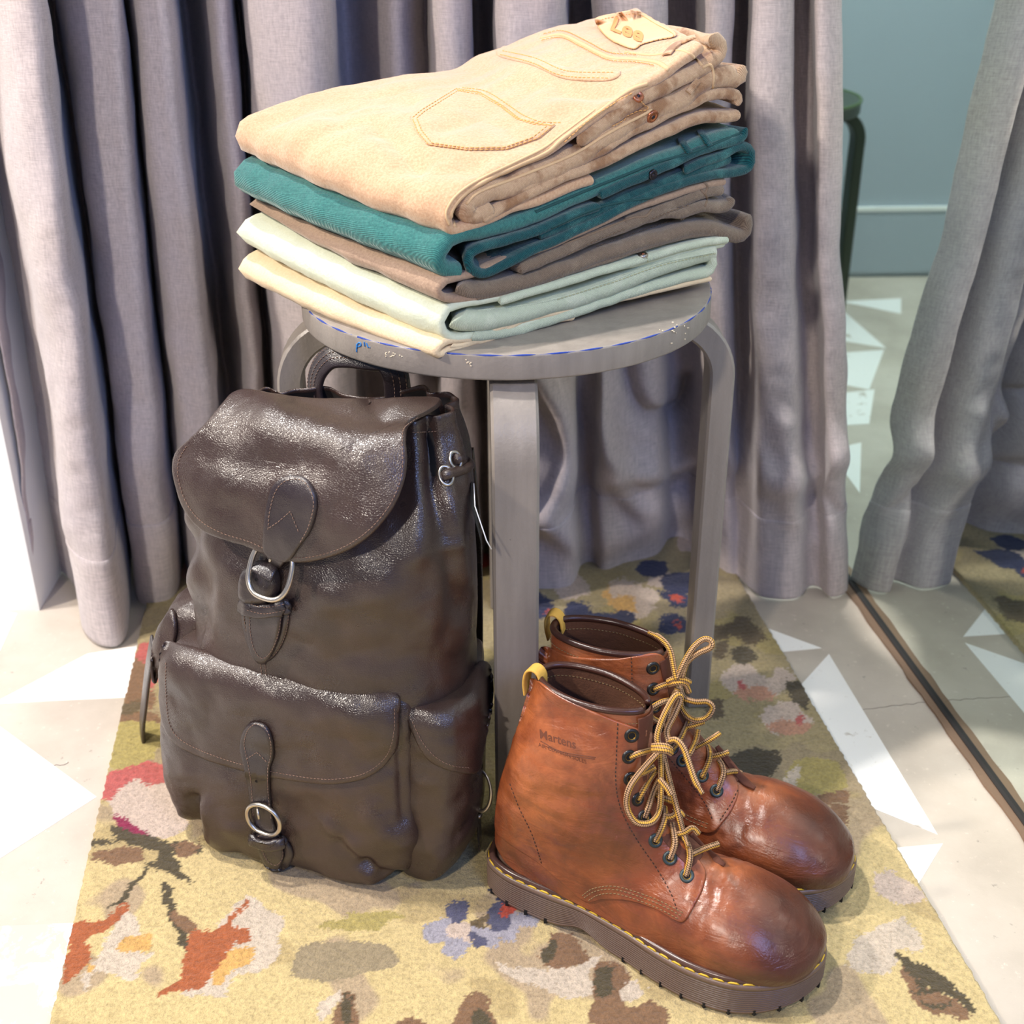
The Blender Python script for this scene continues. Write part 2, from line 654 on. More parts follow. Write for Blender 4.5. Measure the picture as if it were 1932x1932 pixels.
def m_curtain():
    m = Mat('mauve_linen')
    c0 = srgb(184, 173, 170)
    wa = m.noise(420, 3, .7, m.tc('UV', scale=(1, .16, 1)))
    wb = m.noise(420, 3, .7, m.tc('UV', scale=(.10, 1, 1)))
    w = m.math('MULTIPLY', m.math('ADD', wa, wb), .5)
    c = m.mix(m.ramp(w, [(.36, (0, 0, 0)), (.64, (1, 1, 1))]), mul(c0, .74), mul(c0, 1.22))
    c = m.mix(m.ramp(m.noise(6, 3), [(.3, (0, 0, 0)), (.7, (.35, .35, .35))]), c, srgb(170, 166, 184))
    m.col(c); m.rough(.95)
    m.b.inputs['Sheen Weight'].default_value = .25
    m.b.inputs['Specular IOR Level'].default_value = .12
    b = m.bump(m.noise(9, 3, .5), .012, .3)
    m.bump(w, .0010, .5, b)
    return m.m


def m_concrete(name='worn_concrete'):
    m = Mat(name)
    n = m.noise(5, 6, .6)
    c = m.ramp(n, [(.25, srgb(160, 150, 138)), (.5, srgb(184, 174, 161)), (.75, srgb(201, 192, 180))])
    v = m.voro(230, rnd=1.0)
    sp = m.noise(90, 5, .7)
    c = m.mix(m.ramp(sp, [(.66, (0, 0, 0)), (.72, (.55, .55, .55))]), c, srgb(112, 104, 98))
    c = m.mix(m.ramp(m.noise(160, 3, .6), [(.66, (0, 0, 0)), (.74, (.6, .6, .6))]), c, srgb(214, 204, 190))
    m.col(c)
    m.rough(m.ramp(m.noise(8, 4), [(.3, (.42,) * 3), (.7, (.62,) * 3)]))
    m.bump(m.noise(120, 5, .7), .0006, .5)
    return m.m


def m_paint(name='white_floor_paint', th=.64):
    m = Mat(name)
    w = m.noise(26, 7, .72, dist=.3)
    big = m.noise(4.5, 3)
    f = m.math('ADD', w, m.math('MULTIPLY', m.math('SUBTRACT', big, .5), .55))
    c = m.mix(m.ramp(f, [(th, (0, 0, 0)), (th + .04, (.85, .85, .85))]), srgb(232, 231, 228), srgb(176, 166, 152))
    c = m.mix(m.ramp(m.noise(200, 3, .6), [(.66, (0, 0, 0)), (.74, (.35, .35, .35))]), c, srgb(180, 172, 160))
    m.col(c); m.rough(.5)
    m.bump(w, .0004, .4)
    return m.m


def m_rug():
    m = Mat('rug_pile')
    a = m.n('ShaderNodeVertexColor'); a.layer_name = 'Col'
    n = m.noise(330, 4, .75)
    c = m.mix(1.0, a.outputs[0], m.ramp(n, [(.28, (.62, .6, .56)), (.5, (.95, .95, .95)), (.72, (1.25, 1.22, 1.18))]), 'MULTIPLY')
    m.col(c); m.rough(1.0)
    m.b.inputs['Specular IOR Level'].default_value = .05
    m.b.inputs['Sheen Weight'].default_value = .2
    b = m.bump(m.noise(60, 4, .6), .003, .4)
    m.bump(n, .003, .8, b)
    return m.m


def m_lace():
    m = Mat('striped_lace')
    sep = m.n('ShaderNodeSeparateXYZ'); m.l(m.tc('UV'), sep.inputs[0])
    # v 0..1 around (mirrored), u metres along: black tracks with yellow and tan between
    tri = m.math('ABSOLUTE', m.math('SINE', m.math('MULTIPLY', sep.outputs[1], 9.6)))
    tw = m.math('SINE', m.math('ADD', m.math('MULTIPLY', sep.outputs[0], 4200), m.math('MULTIPLY', sep.outputs[1], 9.0)))
    c = m.ramp(sep.outputs[1], [(0, srgb(202, 160, 112)), (.30, srgb(206, 166, 120)), (.34, srgb(224, 170, 66)), (.62, srgb(222, 166, 60)), (.66, srgb(196, 156, 116)), (1, srgb(205, 165, 120))], 'CONSTANT')
    line = m.math('ADD', m.math('MULTIPLY', tri, 1.0), m.math('MULTIPLY', tw, .22))
    c = m.mix(m.ramp(line, [(.36, (1, 1, 1)), (.5, (0, 0, 0))]), c, srgb(44, 34, 30))
    c = m.mix(m.ramp(tw, [(.0, (.45, .45, .45)), (.5, (0, 0, 0))]), c, srgb(110, 74, 40))
    m.col(c); m.rough(.75)
    m.bump(tw, .0004, .6)
    return m.m


def m_mirror():
    m = Mat('tinted_mirror')
    m.col((.74, .83, .80, 1)).rough(.012).set(Metallic=1.0)
    return m.m


M = {
    'bag': leather_bag(), 'bag_smooth': leather_bag('smooth_dark_leather', (44, 35, 37), 1.0, True),
    'bag_in': plain('dark_lining', srgb(28, 22, 20), .8),
    'nickel': Mat('brushed_nickel').col(srgb(205, 198, 186)).rough(.32).set(Metallic=1.0).m,
    'thread': plain('brown_thread', srgb(130, 104, 88), .8),
    'thread_dark': plain('dark_thread', srgb(52, 36, 26), .8),
    'thread_bronze': plain('olive_thread', srgb(128, 106, 72), .8),
    'stool': m_stool(), 'blue': plain('blue_underpaint', srgb(28, 60, 150), .4),
    'scrape': plain('cream_chips', srgb(222, 206, 180), .7),
    'curtain': m_curtain(), 'concrete': m_concrete(), 'paint': m_paint(), 'paint_worn': m_paint('worn_white_floor_paint', .50), 'rug': m_rug(),
    'crack': plain('crack_grey', srgb(112, 104, 98), .8), 'mirror': m_mirror(), 'track': plain('worn_metal_track', srgb(150, 124, 104), .45, .6, (300, .0006)),
    'track_dark': plain('dark_gap', srgb(34, 30, 30), .6),
    'wall_blue': plain('blue_grey_wall', srgb(168, 180, 190), .7), 'wall_white': plain('white_wall', srgb(236, 238, 236), .6),
    'green': plain('dark_green_lacquer', srgb(48, 58, 46), .4), 'green_edge': plain('green_rim', srgb(70, 92, 50), .4),
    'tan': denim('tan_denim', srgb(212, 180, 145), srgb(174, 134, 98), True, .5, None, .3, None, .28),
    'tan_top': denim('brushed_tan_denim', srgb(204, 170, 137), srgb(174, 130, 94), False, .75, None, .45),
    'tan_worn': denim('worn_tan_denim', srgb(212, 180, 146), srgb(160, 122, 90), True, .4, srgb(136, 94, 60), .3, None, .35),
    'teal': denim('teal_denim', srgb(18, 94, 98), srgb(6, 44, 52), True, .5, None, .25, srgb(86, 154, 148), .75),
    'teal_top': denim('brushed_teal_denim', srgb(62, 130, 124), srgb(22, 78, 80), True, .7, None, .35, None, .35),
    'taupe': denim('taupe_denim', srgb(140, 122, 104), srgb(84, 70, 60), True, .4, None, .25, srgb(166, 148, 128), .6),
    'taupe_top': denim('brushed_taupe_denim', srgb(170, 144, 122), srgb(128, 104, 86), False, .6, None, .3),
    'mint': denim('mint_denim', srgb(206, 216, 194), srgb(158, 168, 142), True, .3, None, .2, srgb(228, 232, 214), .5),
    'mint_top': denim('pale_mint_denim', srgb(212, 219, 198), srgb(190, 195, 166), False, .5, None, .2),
    'cream': denim('cream_denim', srgb(230, 209, 174), srgb(208, 176, 136), False, .45, None, .2),
    'patch': plain('pale_leather_patch', srgb(218, 178, 142), .6, 0, (200, .0005)),
    'patch_print': plain('patch_print', srgb(212, 146, 92), .7),
    'tan_thread': plain('ochre_thread', srgb(214, 160, 98), .8), 'tan_cord': plain('tan_seam_cord', srgb(206, 172, 132), .9, 0, (500, .0004)),
    'teal_thread': plain('teal_thread', srgb(16, 66, 68), .8), 'taupe_thread': plain('taupe_thread', srgb(120, 100, 82), .8), 'mint_thread': plain('mint_thread', srgb(176, 176, 140), .8),
    'copper': Mat('copper').col(srgb(186, 120, 90)).rough(.35).set(Metallic=1.0).m,
    'gunmetal': Mat('gunmetal').col(srgb(70, 66, 74)).rough(.3).set(Metallic=1.0).m,
    'boot': boot_leather('tan_boot_leather', [(.25, srgb(74, 34, 20)), (.46, srgb(128, 64, 33)), (.75, srgb(184, 106, 60))]),
    'boot_edge': plain('boot_binding', srgb(62, 36, 28), .3, 0, (250, .0003)),
    'boot_in': plain('boot_suede_lining', srgb(96, 60, 40), .95, 0, (500, .001)),
    'boot_raw': plain('raw_leather_edge', srgb(92, 50, 32), .8, 0, (400, .0005)),
    'sole': plain('brown_rubber', srgb(104, 84, 73), .36, 0, (300, .0003)),
    'welt': plain('brown_welt', srgb(78, 54, 46), .25),
    'yellow': plain('yellow_thread', srgb(206, 168, 44), .6),
    'tab': plain('yellow_pull_tab', srgb(206, 160, 70), .8, 0, (500, .0006)),
    'eyelet': plain('black_eyelet', srgb(34, 34, 34), .35, .3), 'eyelet_blue': plain('worn_blue_black_eyelet', srgb(50, 62, 64), .4, .3),
    'brass': Mat('brass_rim').col(srgb(150, 120, 60)).rough(.4).set(Metallic=1.0).m,
    'lace': m_lace(), 'hole': plain('dark_hole', srgb(14, 11, 10), .9), 'stamp': plain('dark_stamp', srgb(98, 52, 32), .6),
    'tagm': plain('black_card', srgb(26, 26, 28), .5), 'tagw': plain('white_print', srgb(225, 225, 225), .6), 'tagr': plain('red_print', srgb(190, 40, 50), .6),
}
# ------------------------------------------------------------------ setting
FZ = -0.008
def quad(a, b, c, d): return np.array([a, b, c, d], float), [(0, 1, 2, 3)]


MA, MB = P(1607, 1092)[:2], P(1932, 1536)[:2]      # foot of the mirror on the floor
md = (MB - MA) / np.linalg.norm(MB - MA)
mn = np.array([md[1], -md[0]])                     # towards the room
if mn[0] > 0: mn = -mn
def reflect(p):
    p = np.array(p, float); k = (p[:2] - MA) @ mn
    p[:2] = p[:2] - 2 * k * mn
    return p


floor = obj('floor', *quad((-3, -2, FZ), (3, -2, FZ), (3, 4, FZ), (-3, 4, FZ)), M['concrete'], smooth=False, kind='structure')


def tri(pts, worn=False):
    pts = np.asarray(pts, float)
    V = np.concatenate([np.c_[pts[:, :2], np.full(len(pts), FZ - .001)], np.c_[pts[:, :2], np.full(len(pts), FZ + .0004)]])
    n = len(pts)
    F = [tuple(range(n, 2 * n))] + [(i, (i + 1) % n, n + (i + 1) % n, n + i) for i in range(n)]
    a = pts[:, :2]; ar = sum(a[i][0] * a[(i + 1) % n][1] - a[(i + 1) % n][0] * a[i][1] for i in range(n))
    if ar < 0: F = [f[::-1] for f in F]
    return obj('painted_triangle', V, F, M['paint_worn' if worn else 'paint'], floor, smooth=False)


def fpx(*q): return [P(x, y, FZ) for x, y in q]
tri(fpx((1380, 1150), (1441, 1183), (1550, 1223), (1466, 1231), (1330, 1250)))
tri(fpx((1564, 1234), (1640, 1360), (1769, 1575), (1634, 1520), (1330, 1400), (1506, 1298)))
tri(fpx((1679, 1601), (1779, 1592), (1725, 1681), (1600, 1640)))
tri(fpx((-16, 1329), (165, 1234), (251, 1220), (420, 1170), (460, 1300), (228, 1317), (111, 1322)))
tri(fpx((-120, 1270), (0, 1371), (182, 1504), (0, 1620), (-160, 1700)))
tri(fpx((-150, 1765), (0, 1748), (132, 1742), (260, 1742), (240, 2000), (-120, 2050)), True)
tri(fpx((-200, 1150), (-20, 1150), (32, 1158), (0, 1228), (-80, 1300)))
for q in (((1586, 569), (1700, 563), (1700, 592)), ((1588, 584), (1672, 657), (1570, 640)), ((1560, 668), (1668, 660), (1640, 735), (1560, 720)),
          ((1560, 745), (1650, 735), (1640, 800), (1560, 805)), ((1560, 850), (1625, 835), (1622, 930), (1600, 900))):
    tri([reflect(P(x, y, FZ)) for x, y in q])
# floor crack lines
acc = Acc()
for ln in (((1490, 1300), (1560, 1344), (1640, 1338), (1760, 1322), (1830, 1310)), ((60, 1932), (80, 1830), (96, 1770)), ((0, 1455), (60, 1450), (130, 1440))):
    pts = np.array([P(x + random.uniform(-2, 2), y + random.uniform(-2, 2), FZ + .0002) for x, y in smooth_line(ln, 30)])
    acc.add(*tube(pts, .0004, 5, flat=.4))
acc.obj('floor_crack', M['crack'], floor, kind='stuff')

# mirror : a tall panel standing on a worn metal track
def along(s, w=0.0, z=0.0): q = MA + md * s + mn * w; return (q[0], q[1], z)
mir = empty('mirror', along(0, -.02, FZ), 'tall green-tinted wall mirror standing on the metal floor track at right', 'mirror')
s0, s1 = -1.65, .9
V = np.array([along(s0, 0, FZ + .004), along(s1, 0, FZ + .004), along(s1, 0, 2.2), along(s0, 0, 2.2), along(s0, -.006, FZ + .004), along(s1, -.006, FZ + .004), along(s1, -.006, 2.2), along(s0, -.006, 2.2)])
obj('mirror_glass', V, [(0, 1, 2, 3), (7, 6, 5, 4), (0, 4, 5, 1), (3, 2, 6, 7), (1, 5, 6, 2), (0, 3, 7, 4)], M['mirror'], mir, smooth=False)
def bar(w0, w1, z0, z1, name, mat, wob=0):
    ss = np.linspace(s0, s1, 160)
    rng = np.random.RandomState(3)
    a = w0 + rng.uniform(-wob, wob, 160); G = []
    V = []
    for k, s in enumerate(ss): V += [along(s, a[k], z0), along(s, a[k], z1), along(s, w1, z1), along(s, w1, z0)]
    F = []
    for k in range(159):
        for j in range(4): F.append((k * 4 + j, k * 4 + (j + 1) % 4, (k + 1) * 4 + (j + 1) % 4, (k + 1) * 4 + j))
    return obj(name, V, F, mat, mir, smooth=False)
bar(.004, -.004, FZ + .0005, FZ + .004, 'floor_track', M['track_dark'])
bar(.012, .004, FZ + .0005, FZ + .003, 'track_edge', M['track'], .0012)

# fitting room behind the curtain, seen in the mirror
A0, B0 = reflect(P(1500, 524, FZ)), reflect(P(1800, 520, FZ))
dw = (B0 - A0)[:2] / np.linalg.norm((B0 - A0)[:2]); nw = np.array([-dw[1], dw[0]])
if nw[1] < 0: nw = -nw
def wslab(name, s_a, s_b, z0, z1, th, mat, o=0.0):
    q = [A0[:2] + dw * s_a - nw * o, A0[:2] + dw * s_b - nw * o, A0[:2] + dw * s_b + nw * th, A0[:2] + dw * s_a + nw * th]
    return obj(name, *prism(q, z0, z1), mat, smooth=False, kind='structure')
wslab('wall_back', -1.6, 2.2, FZ, 2.6, .08, M['wall_blue'])
wslab('baseboard_back', -1.6, 2.2, FZ + .01, .128, .0, M['wall_blue'], .006)
wslab('trim_1', -1.6, 2.2, .128, .136, .0, M['wall_white'], .008)
# white wall at the far left, beyond the curtain's end
wa, wb = P(75, 1152, FZ), P(-60, 1150, FZ)
obj('wall_left', *prism([(wa[0], wa[1]), (wa[0] - .012, wa[1] + .9), (wa[0] - .9, wa[1] + .9), (wa[0] - .9, wa[1] - .01)][::-1], FZ, 2.4, 0), M['wall_white'], smooth=False, kind='structure')

# ------------------------------------------------------------------ rug, colours woven in per knot
RG = [P(268, 1175)[:2], P(80, 1990)[:2], P(1925, 1990)[:2], P(1428, 1148)[:2]]
def ext(a, b, k): return a + (b - a) * k
c00, c01 = ext(RG[0], RG[1], 1.25), ext(RG[3], RG[2], 1.25)      # near left, near right
c10, c11 = ext(RG[1], RG[0], 1.3), ext(RG[2], RG[3], 1.3)        # far left, far right
NU, NV = 380, 620
u, v = np.meshgrid(np.linspace(0, 1, NU), np.linspace(0, 1, NV), indexing='ij')
XY = (c00[None, None] * ((1 - u) * (1 - v))[..., None] + c01 * (u * (1 - v))[..., None] + c10 * ((1 - u) * v)[..., None] + c11 * (u * v)[..., None])
rag = fnoise(np.stack([XY[..., 1], XY[..., 0] * 0], -1), .012, 9) * .0012
XY[..., 0] += rag * (np.abs(u - .5) > .495)
X3 = np.concatenate([XY, np.zeros(XY.shape[:2] + (1,))], -1)
px = projn(X3)
w1 = np.stack([fnoise(X3, .016, 21), fnoise(X3, .016, 22)], -1) * 5 + np.stack([fnoise(X3, .05, 23), fnoise(X3, .05, 24)], -1) * 6
rr = np.random.RandomState(2)
w1 += rr.normal(size=w1.shape) * 1.7
qx = px + w1
def inpoly(q, poly):
    poly = np.asarray(poly, float); x, y = q[..., 0], q[..., 1]
    ins = np.zeros(x.shape, bool); j = len(poly) - 1
    for i in range(len(poly)):
        xi, yi = poly[i]; xj, yj = poly[j]
        ins ^= ((yi > y) != (yj > y)) & (x < (xj - xi) * (y - yi) / (yj - yi + 1e-9) + xi)
        j = i
    return ins
G0 = np.array(srgb(212, 190, 136)[:3]); G1 = np.array(srgb(184, 162, 130)[:3]); G2 = np.array(srgb(182, 160, 112)[:3]); G3 = np.array(srgb(154, 140, 104)[:3])
nn = fnoise(X3, .16, 31); n2 = fnoise(X3, .12, 37)
ss_ = lambda x, a, b: np.clip((x - a) / (b - a), 0, 1)[..., None]
C = G0 + (G1 - G0) * ss_(nn, .10, .20)
C = C + (G2 - C) * ss_(n2, .34, .42) * .7
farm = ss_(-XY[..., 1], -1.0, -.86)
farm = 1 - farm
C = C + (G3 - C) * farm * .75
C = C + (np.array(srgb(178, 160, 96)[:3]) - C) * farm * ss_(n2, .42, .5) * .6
PAL = dict(r=srgb(192, 98, 92), p=srgb(206, 186, 170), m=srgb(146, 44, 78), o=srgb(172, 96, 56), y=srgb(214, 168, 98), b=srgb(134, 102, 74), d=srgb(104, 88, 62), k=srgb(84, 74, 52),
           w=srgb(208, 192, 172), v=srgb(166, 162, 172), i=srgb(84, 84, 108), n=srgb(44, 48, 84), s=srgb(198, 148, 120), g=srgb(176, 160, 96), e=srgb(196, 78, 54), t=srgb(158, 142, 112), q=srgb(200, 178, 154))
FL = [
 ('p', ((200, 1475), (240, 1450), (300, 1455), (330, 1500), (350, 1560), (290, 1580), (230, 1560), (205, 1520))),
 ('r', ((186, 1505), (205, 1460), (240, 1440), (300, 1440), (320, 1470), (280, 1480), (250, 1470), (225, 1490), (205, 1512))),
 ('m', ((215, 1535), (240, 1540), (262, 1562), (292, 1573), (270, 1580), (240, 1570), (222, 1556))),
 ('r', ((255, 1225), (285, 1215), (300, 1290), (265, 1300))), ('b', ((240, 1250), (270, 1245), (290, 1330), (235, 1330))), ('d', ((228, 1330), (262, 1322), (270, 1336), (230, 1350))),
 ('b', ((215, 1350), (290, 1345), (300, 1362), (220, 1366))), ('g', ((205, 1370), (300, 1366), (290, 1430), (205, 1440))),
 ('k', ((205, 1555), (260, 1572), (330, 1585), (385, 1598), (378, 1608), (330, 1608), (280, 1602), (225, 1585))),
 ('b', ((175, 1610), (215, 1600), (262, 1600), (268, 1618), (230, 1632), (190, 1625))), ('k', ((162, 1590), (200, 1583), (240, 1585), (200, 1592), (166, 1598))),
 ('k', ((290, 1590), (330, 1610), (350, 1650), (360, 1672), (330, 1660), (305, 1640), (270, 1630), (300, 1615))), ('b', ((330, 1590), (370, 1592), (390, 1580), (350, 1615))),
 ('k', ((275, 1630), (262, 1668), (235, 1700), (195, 1708), (230, 1690), (252, 1660))), ('k', ((305, 1668), (318, 1665), (332, 1720), (350, 1770), (356, 1798), (344, 1790), (325, 1745), (308, 1700))),
 ('b', ((325, 1720), (372, 1745), (355, 1765), (330, 1745))),
 ('o', ((130, 1790), (140, 1745), (190, 1730), (215, 1712), (245, 1698), (232, 1722), (200, 1750), (170, 1770), (150, 1790))), ('o', ((118, 1855), (126, 1800), (172, 1782), (165, 1810), (140, 1840), (120, 1862))),
 ('w', ((160, 1830), (190, 1790), (232, 1716), (262, 1740), (262, 1790), (300, 1790), (262, 1812), (250, 1850), (215, 1830), (180, 1828), (158, 1875), (148, 1850))), ('y', ((222, 1780), (262, 1765), (292, 1772), (262, 1792), (230, 1795))), ('y', ((165, 1812), (185, 1818), (172, 1835))),
 ('w', ((412, 1745), (465, 1690), (500, 1700), (540, 1735), (520, 1770), (530, 1800), (498, 1830), (440, 1848), (420, 1890), (400, 1880), (330, 1880), (380, 1850))),
 ('o', ((472, 1686), (440, 1720), (410, 1752), (362, 1758), (350, 1800), (340, 1838), (293, 1876), (330, 1872), (385, 1866), (402, 1840), (424, 1812), (430, 1785), (480, 1768), (462, 1752), (430, 1745), (450, 1722))),
 ('y', ((432, 1790), (475, 1790), (468, 1820), (430, 1835), (420, 1862), (402, 1850))),
 ('t', ((600, 1775), (700, 1780), (755, 1810), (700, 1830), (640, 1850), (560, 1840), (560, 1790))), ('g', ((600, 1740), (760, 1720), (700, 1760))),
 ('v', ((808, 1740), (850, 1730), (882, 1760), (880, 1790), (868, 1808), (838, 1800), (842, 1780), (815, 1775))), ('v', ((878, 1750), (925, 1750), (942, 1780), (908, 1786), (885, 1780))), ('v', ((960, 1725), (1000, 1718), (1022, 1740), (985, 1752), (965, 1776), (940, 1768))),
 ('p', ((840, 1745), (880, 1740), (885, 1775), (850, 1770))), ('i', ((845, 1702), (880, 1700), (885, 1722), (865, 1740), (846, 1730))), ('i', ((920, 1730), (935, 1700), (965, 1722), (962, 1752), (930, 1755))), ('i', ((884, 1756), (900, 1768), (920, 1782), (890, 1787))), ('n', ((924, 1680), (960, 1670), (955, 1700), (935, 1695))),
 ('e', ((946, 1702), (968, 1695), (975, 1715), (952, 1730))), ('d', ((884, 1745), (905, 1730), (925, 1725), (920, 1742), (895, 1752))),
 ('w', ((938, 1808), (985, 1826), (1040, 1822), (1082, 1822), (1140, 1800), (1110, 1845), (1125, 1878), (1060, 1882), (1010, 1858), (960, 1840))), ('b', ((1018, 1815), (1035, 1770), (1060, 1758), (1095, 1775), (1118, 1805), (1075, 1822))), ('k', ((1020, 1815), (1030, 1780), (1048, 1770), (1050, 1800))),
 ('b', ((1125, 1932), (1118, 1860), (1140, 1810), (1190, 1850), (1180, 1900), (1240, 1890), (1260, 1932))), ('k', ((1120, 1880), (1130, 1830), (1155, 1830), (1150, 1880))), ('w', ((1165, 1870), (1200, 1850), (1215, 1880), (1180, 1890))),
 ('b', ((850, 1932), (872, 1890), (905, 1872), (925, 1905), (935, 1960), (845, 1960))), ('k', ((890, 1932), (905, 1905), (925, 1920), (925, 1950))),
 ('b', ((630, 1960), (650, 1868), (672, 1900), (680, 1960))), ('k', ((645, 1920), (650, 1870), (664, 1900), (660, 1930))), ('w', ((600, 1900), (645, 1862), (640, 1890), (610, 1925))), ('b', ((700, 1960), (760, 1920), (810, 1935), (800, 1960))),
 ('k', ((1684, 1792), (1712, 1808), (1770, 1835), (1825, 1885), (1838, 1912), (1790, 1880), (1745, 1862), (1705, 1835))), ('b', ((1700, 1822), (1742, 1860), (1790, 1882), (1832, 1918), (1790, 1920), (1745, 1902), (1715, 1868))), ('k', ((1722, 1862), (1790, 1875), (1740, 1872))), ('k', ((1740, 1890), (1800, 1895), (1760, 1902))),
 ('w', ((1600, 1800), (1620, 1765), (1700, 1735), (1740, 1770), (1740, 1800), (1690, 1790), (1680, 1830), (1620, 1830))), ('p', ((1650, 1650), (1680, 1640), (1745, 1690), (1720, 1710), (1660, 1690))),
 ('p', ((1440, 1290), (1470, 1262), (1500, 1275), (1480, 1300), (1450, 1310))), ('p', ((1365, 1270), (1400, 1250), (1435, 1270), (1460, 1300), (1420, 1315), (1370, 1300))), ('s', ((1380, 1300), (1420, 1292), (1462, 1300), (1452, 1318), (1400, 1318))), ('r', ((1392, 1285), (1405, 1280), (1408, 1300), (1395, 1300))),
 ('p', ((1440, 1340), (1490, 1320), (1520, 1345), (1530, 1370), (1500, 1384), (1450, 1375))), ('s', ((1445, 1370), (1500, 1355), (1530, 1370), (1500, 1386))), ('r', ((1498, 1350), (1512, 1346), (1515, 1362), (1500, 1362))),
 ('d', ((1372, 1175), (1400, 1165), (1425, 1182), (1448, 1205), (1420, 1215), (1385, 1200), (1345, 1205), (1350, 1180))), ('k', ((1382, 1225), (1410, 1218), (1428, 1240), (1400, 1252), (1382, 1245))), ('d', ((1345, 1222), (1372, 1205), (1372, 1230), (1350, 1240))),
 ('k', ((1480, 1285), (1515, 1290), (1530, 1330), (1500, 1325))), ('k', ((1375, 1428), (1420, 1415), (1470, 1420), (1462, 1450), (1420, 1480), (1385, 1470), (1375, 1450))), ('d', ((1330, 1330), (1370, 1325), (1360, 1350), (1330, 1352))),
 ('b', ((1545, 1500), (1590, 1490), (1605, 1510), (1560, 1520))), ('b', ((1555, 1535), (1600, 1520), (1590, 1570), (1570, 1580))), ('g', ((1500, 1440), (1570, 1430), (1600, 1480), (1540, 1500), (1480, 1480))), ('w', ((1500, 1450), (1470, 1480), (1500, 1500), (1510, 1460))),
 ('y', ((1135, 1120), (1170, 1092), (1195, 1110), (1180, 1130), (1150, 1135))), ('p', ((1150, 1100), (1185, 1092), (1240, 1120), (1230, 1150), (1200, 1165), (1170, 1150))), ('s', ((1175, 1125), (1195, 1130), (1190, 1145))), ('p', ((1222, 1090), (1262, 1080), (1270, 1098), (1235, 1105))), ('y', ((1150, 1130), (1190, 1120), (1200, 1150), (1165, 1150))),
 ('n', ((1012, 1120), (1045, 1138), (1040, 1158), (1015, 1160))), ('n', ((1065, 1145), (1100, 1140), (1135, 1170), (1112, 1190), (1080, 1180))), ('n', ((1245, 1118), (1290, 1108), (1300, 1140), (1265, 1142))), ('n', ((1110, 1165), (1160, 1150), (1205, 1165), (1180, 1188), (1130, 1195))), ('n', ((1245, 1165), (1280, 1158), (1300, 1185), (1262, 1195))),
 ('e', ((1262, 1122), (1282, 1118), (1284, 1132), (1266, 1134))), ('e', ((1138, 1172), (1160, 1168), (1162, 1182), (1142, 1182))), ('e', ((1262, 1174), (1282, 1172), (1280, 1184))), ('e', ((1028, 1152), (1050, 1150), (1048, 1162))), ('p', ((1045, 1080), (1100, 1085), (1110, 1120), (1060, 1130))),
]
for key, poly in FL:
    if len(poly) < 3: continue
    k = inpoly(qx, smooth_line(poly, 40, True))
    C = np.where(k[..., None], np.array(PAL[key][:3]), C)
# woven motifs beyond the curtain and beyond the frame, same yarns
rngm = np.random.RandomState(12)
for _ in range(26):
    cx, cy = rngm.uniform(-.4, .3), rngm.choice([rngm.uniform(1.3, 1.4), rngm.uniform(.3, .64)])
    key = rngm.choice(list('npsbkwe'))
    a = np.linspace(0, 6.28, 9)[:-1]; rad = rngm.uniform(.012, .04) * rngm.uniform(.6, 1.2, 8)
    poly = np.stack([cx + rad * np.cos(a), cy + rad * np.sin(a)], 1)
    C = np.where(inpoly(XY + w1 * .0004, poly)[..., None], np.array(PAL[key][:3]), C)
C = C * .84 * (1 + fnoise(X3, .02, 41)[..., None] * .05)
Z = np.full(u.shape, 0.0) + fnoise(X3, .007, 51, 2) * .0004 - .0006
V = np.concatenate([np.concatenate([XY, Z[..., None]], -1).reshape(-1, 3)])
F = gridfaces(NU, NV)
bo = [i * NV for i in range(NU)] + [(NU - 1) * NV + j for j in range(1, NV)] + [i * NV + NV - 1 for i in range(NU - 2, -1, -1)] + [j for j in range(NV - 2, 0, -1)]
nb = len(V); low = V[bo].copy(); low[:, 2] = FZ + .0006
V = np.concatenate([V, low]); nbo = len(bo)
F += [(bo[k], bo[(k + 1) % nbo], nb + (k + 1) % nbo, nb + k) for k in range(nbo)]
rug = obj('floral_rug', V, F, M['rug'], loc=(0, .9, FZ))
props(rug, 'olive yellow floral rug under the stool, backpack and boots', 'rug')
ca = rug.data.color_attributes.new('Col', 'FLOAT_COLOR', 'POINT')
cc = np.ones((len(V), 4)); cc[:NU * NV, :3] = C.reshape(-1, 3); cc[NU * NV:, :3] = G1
ca.data.foreach_set('color', cc.ravel())

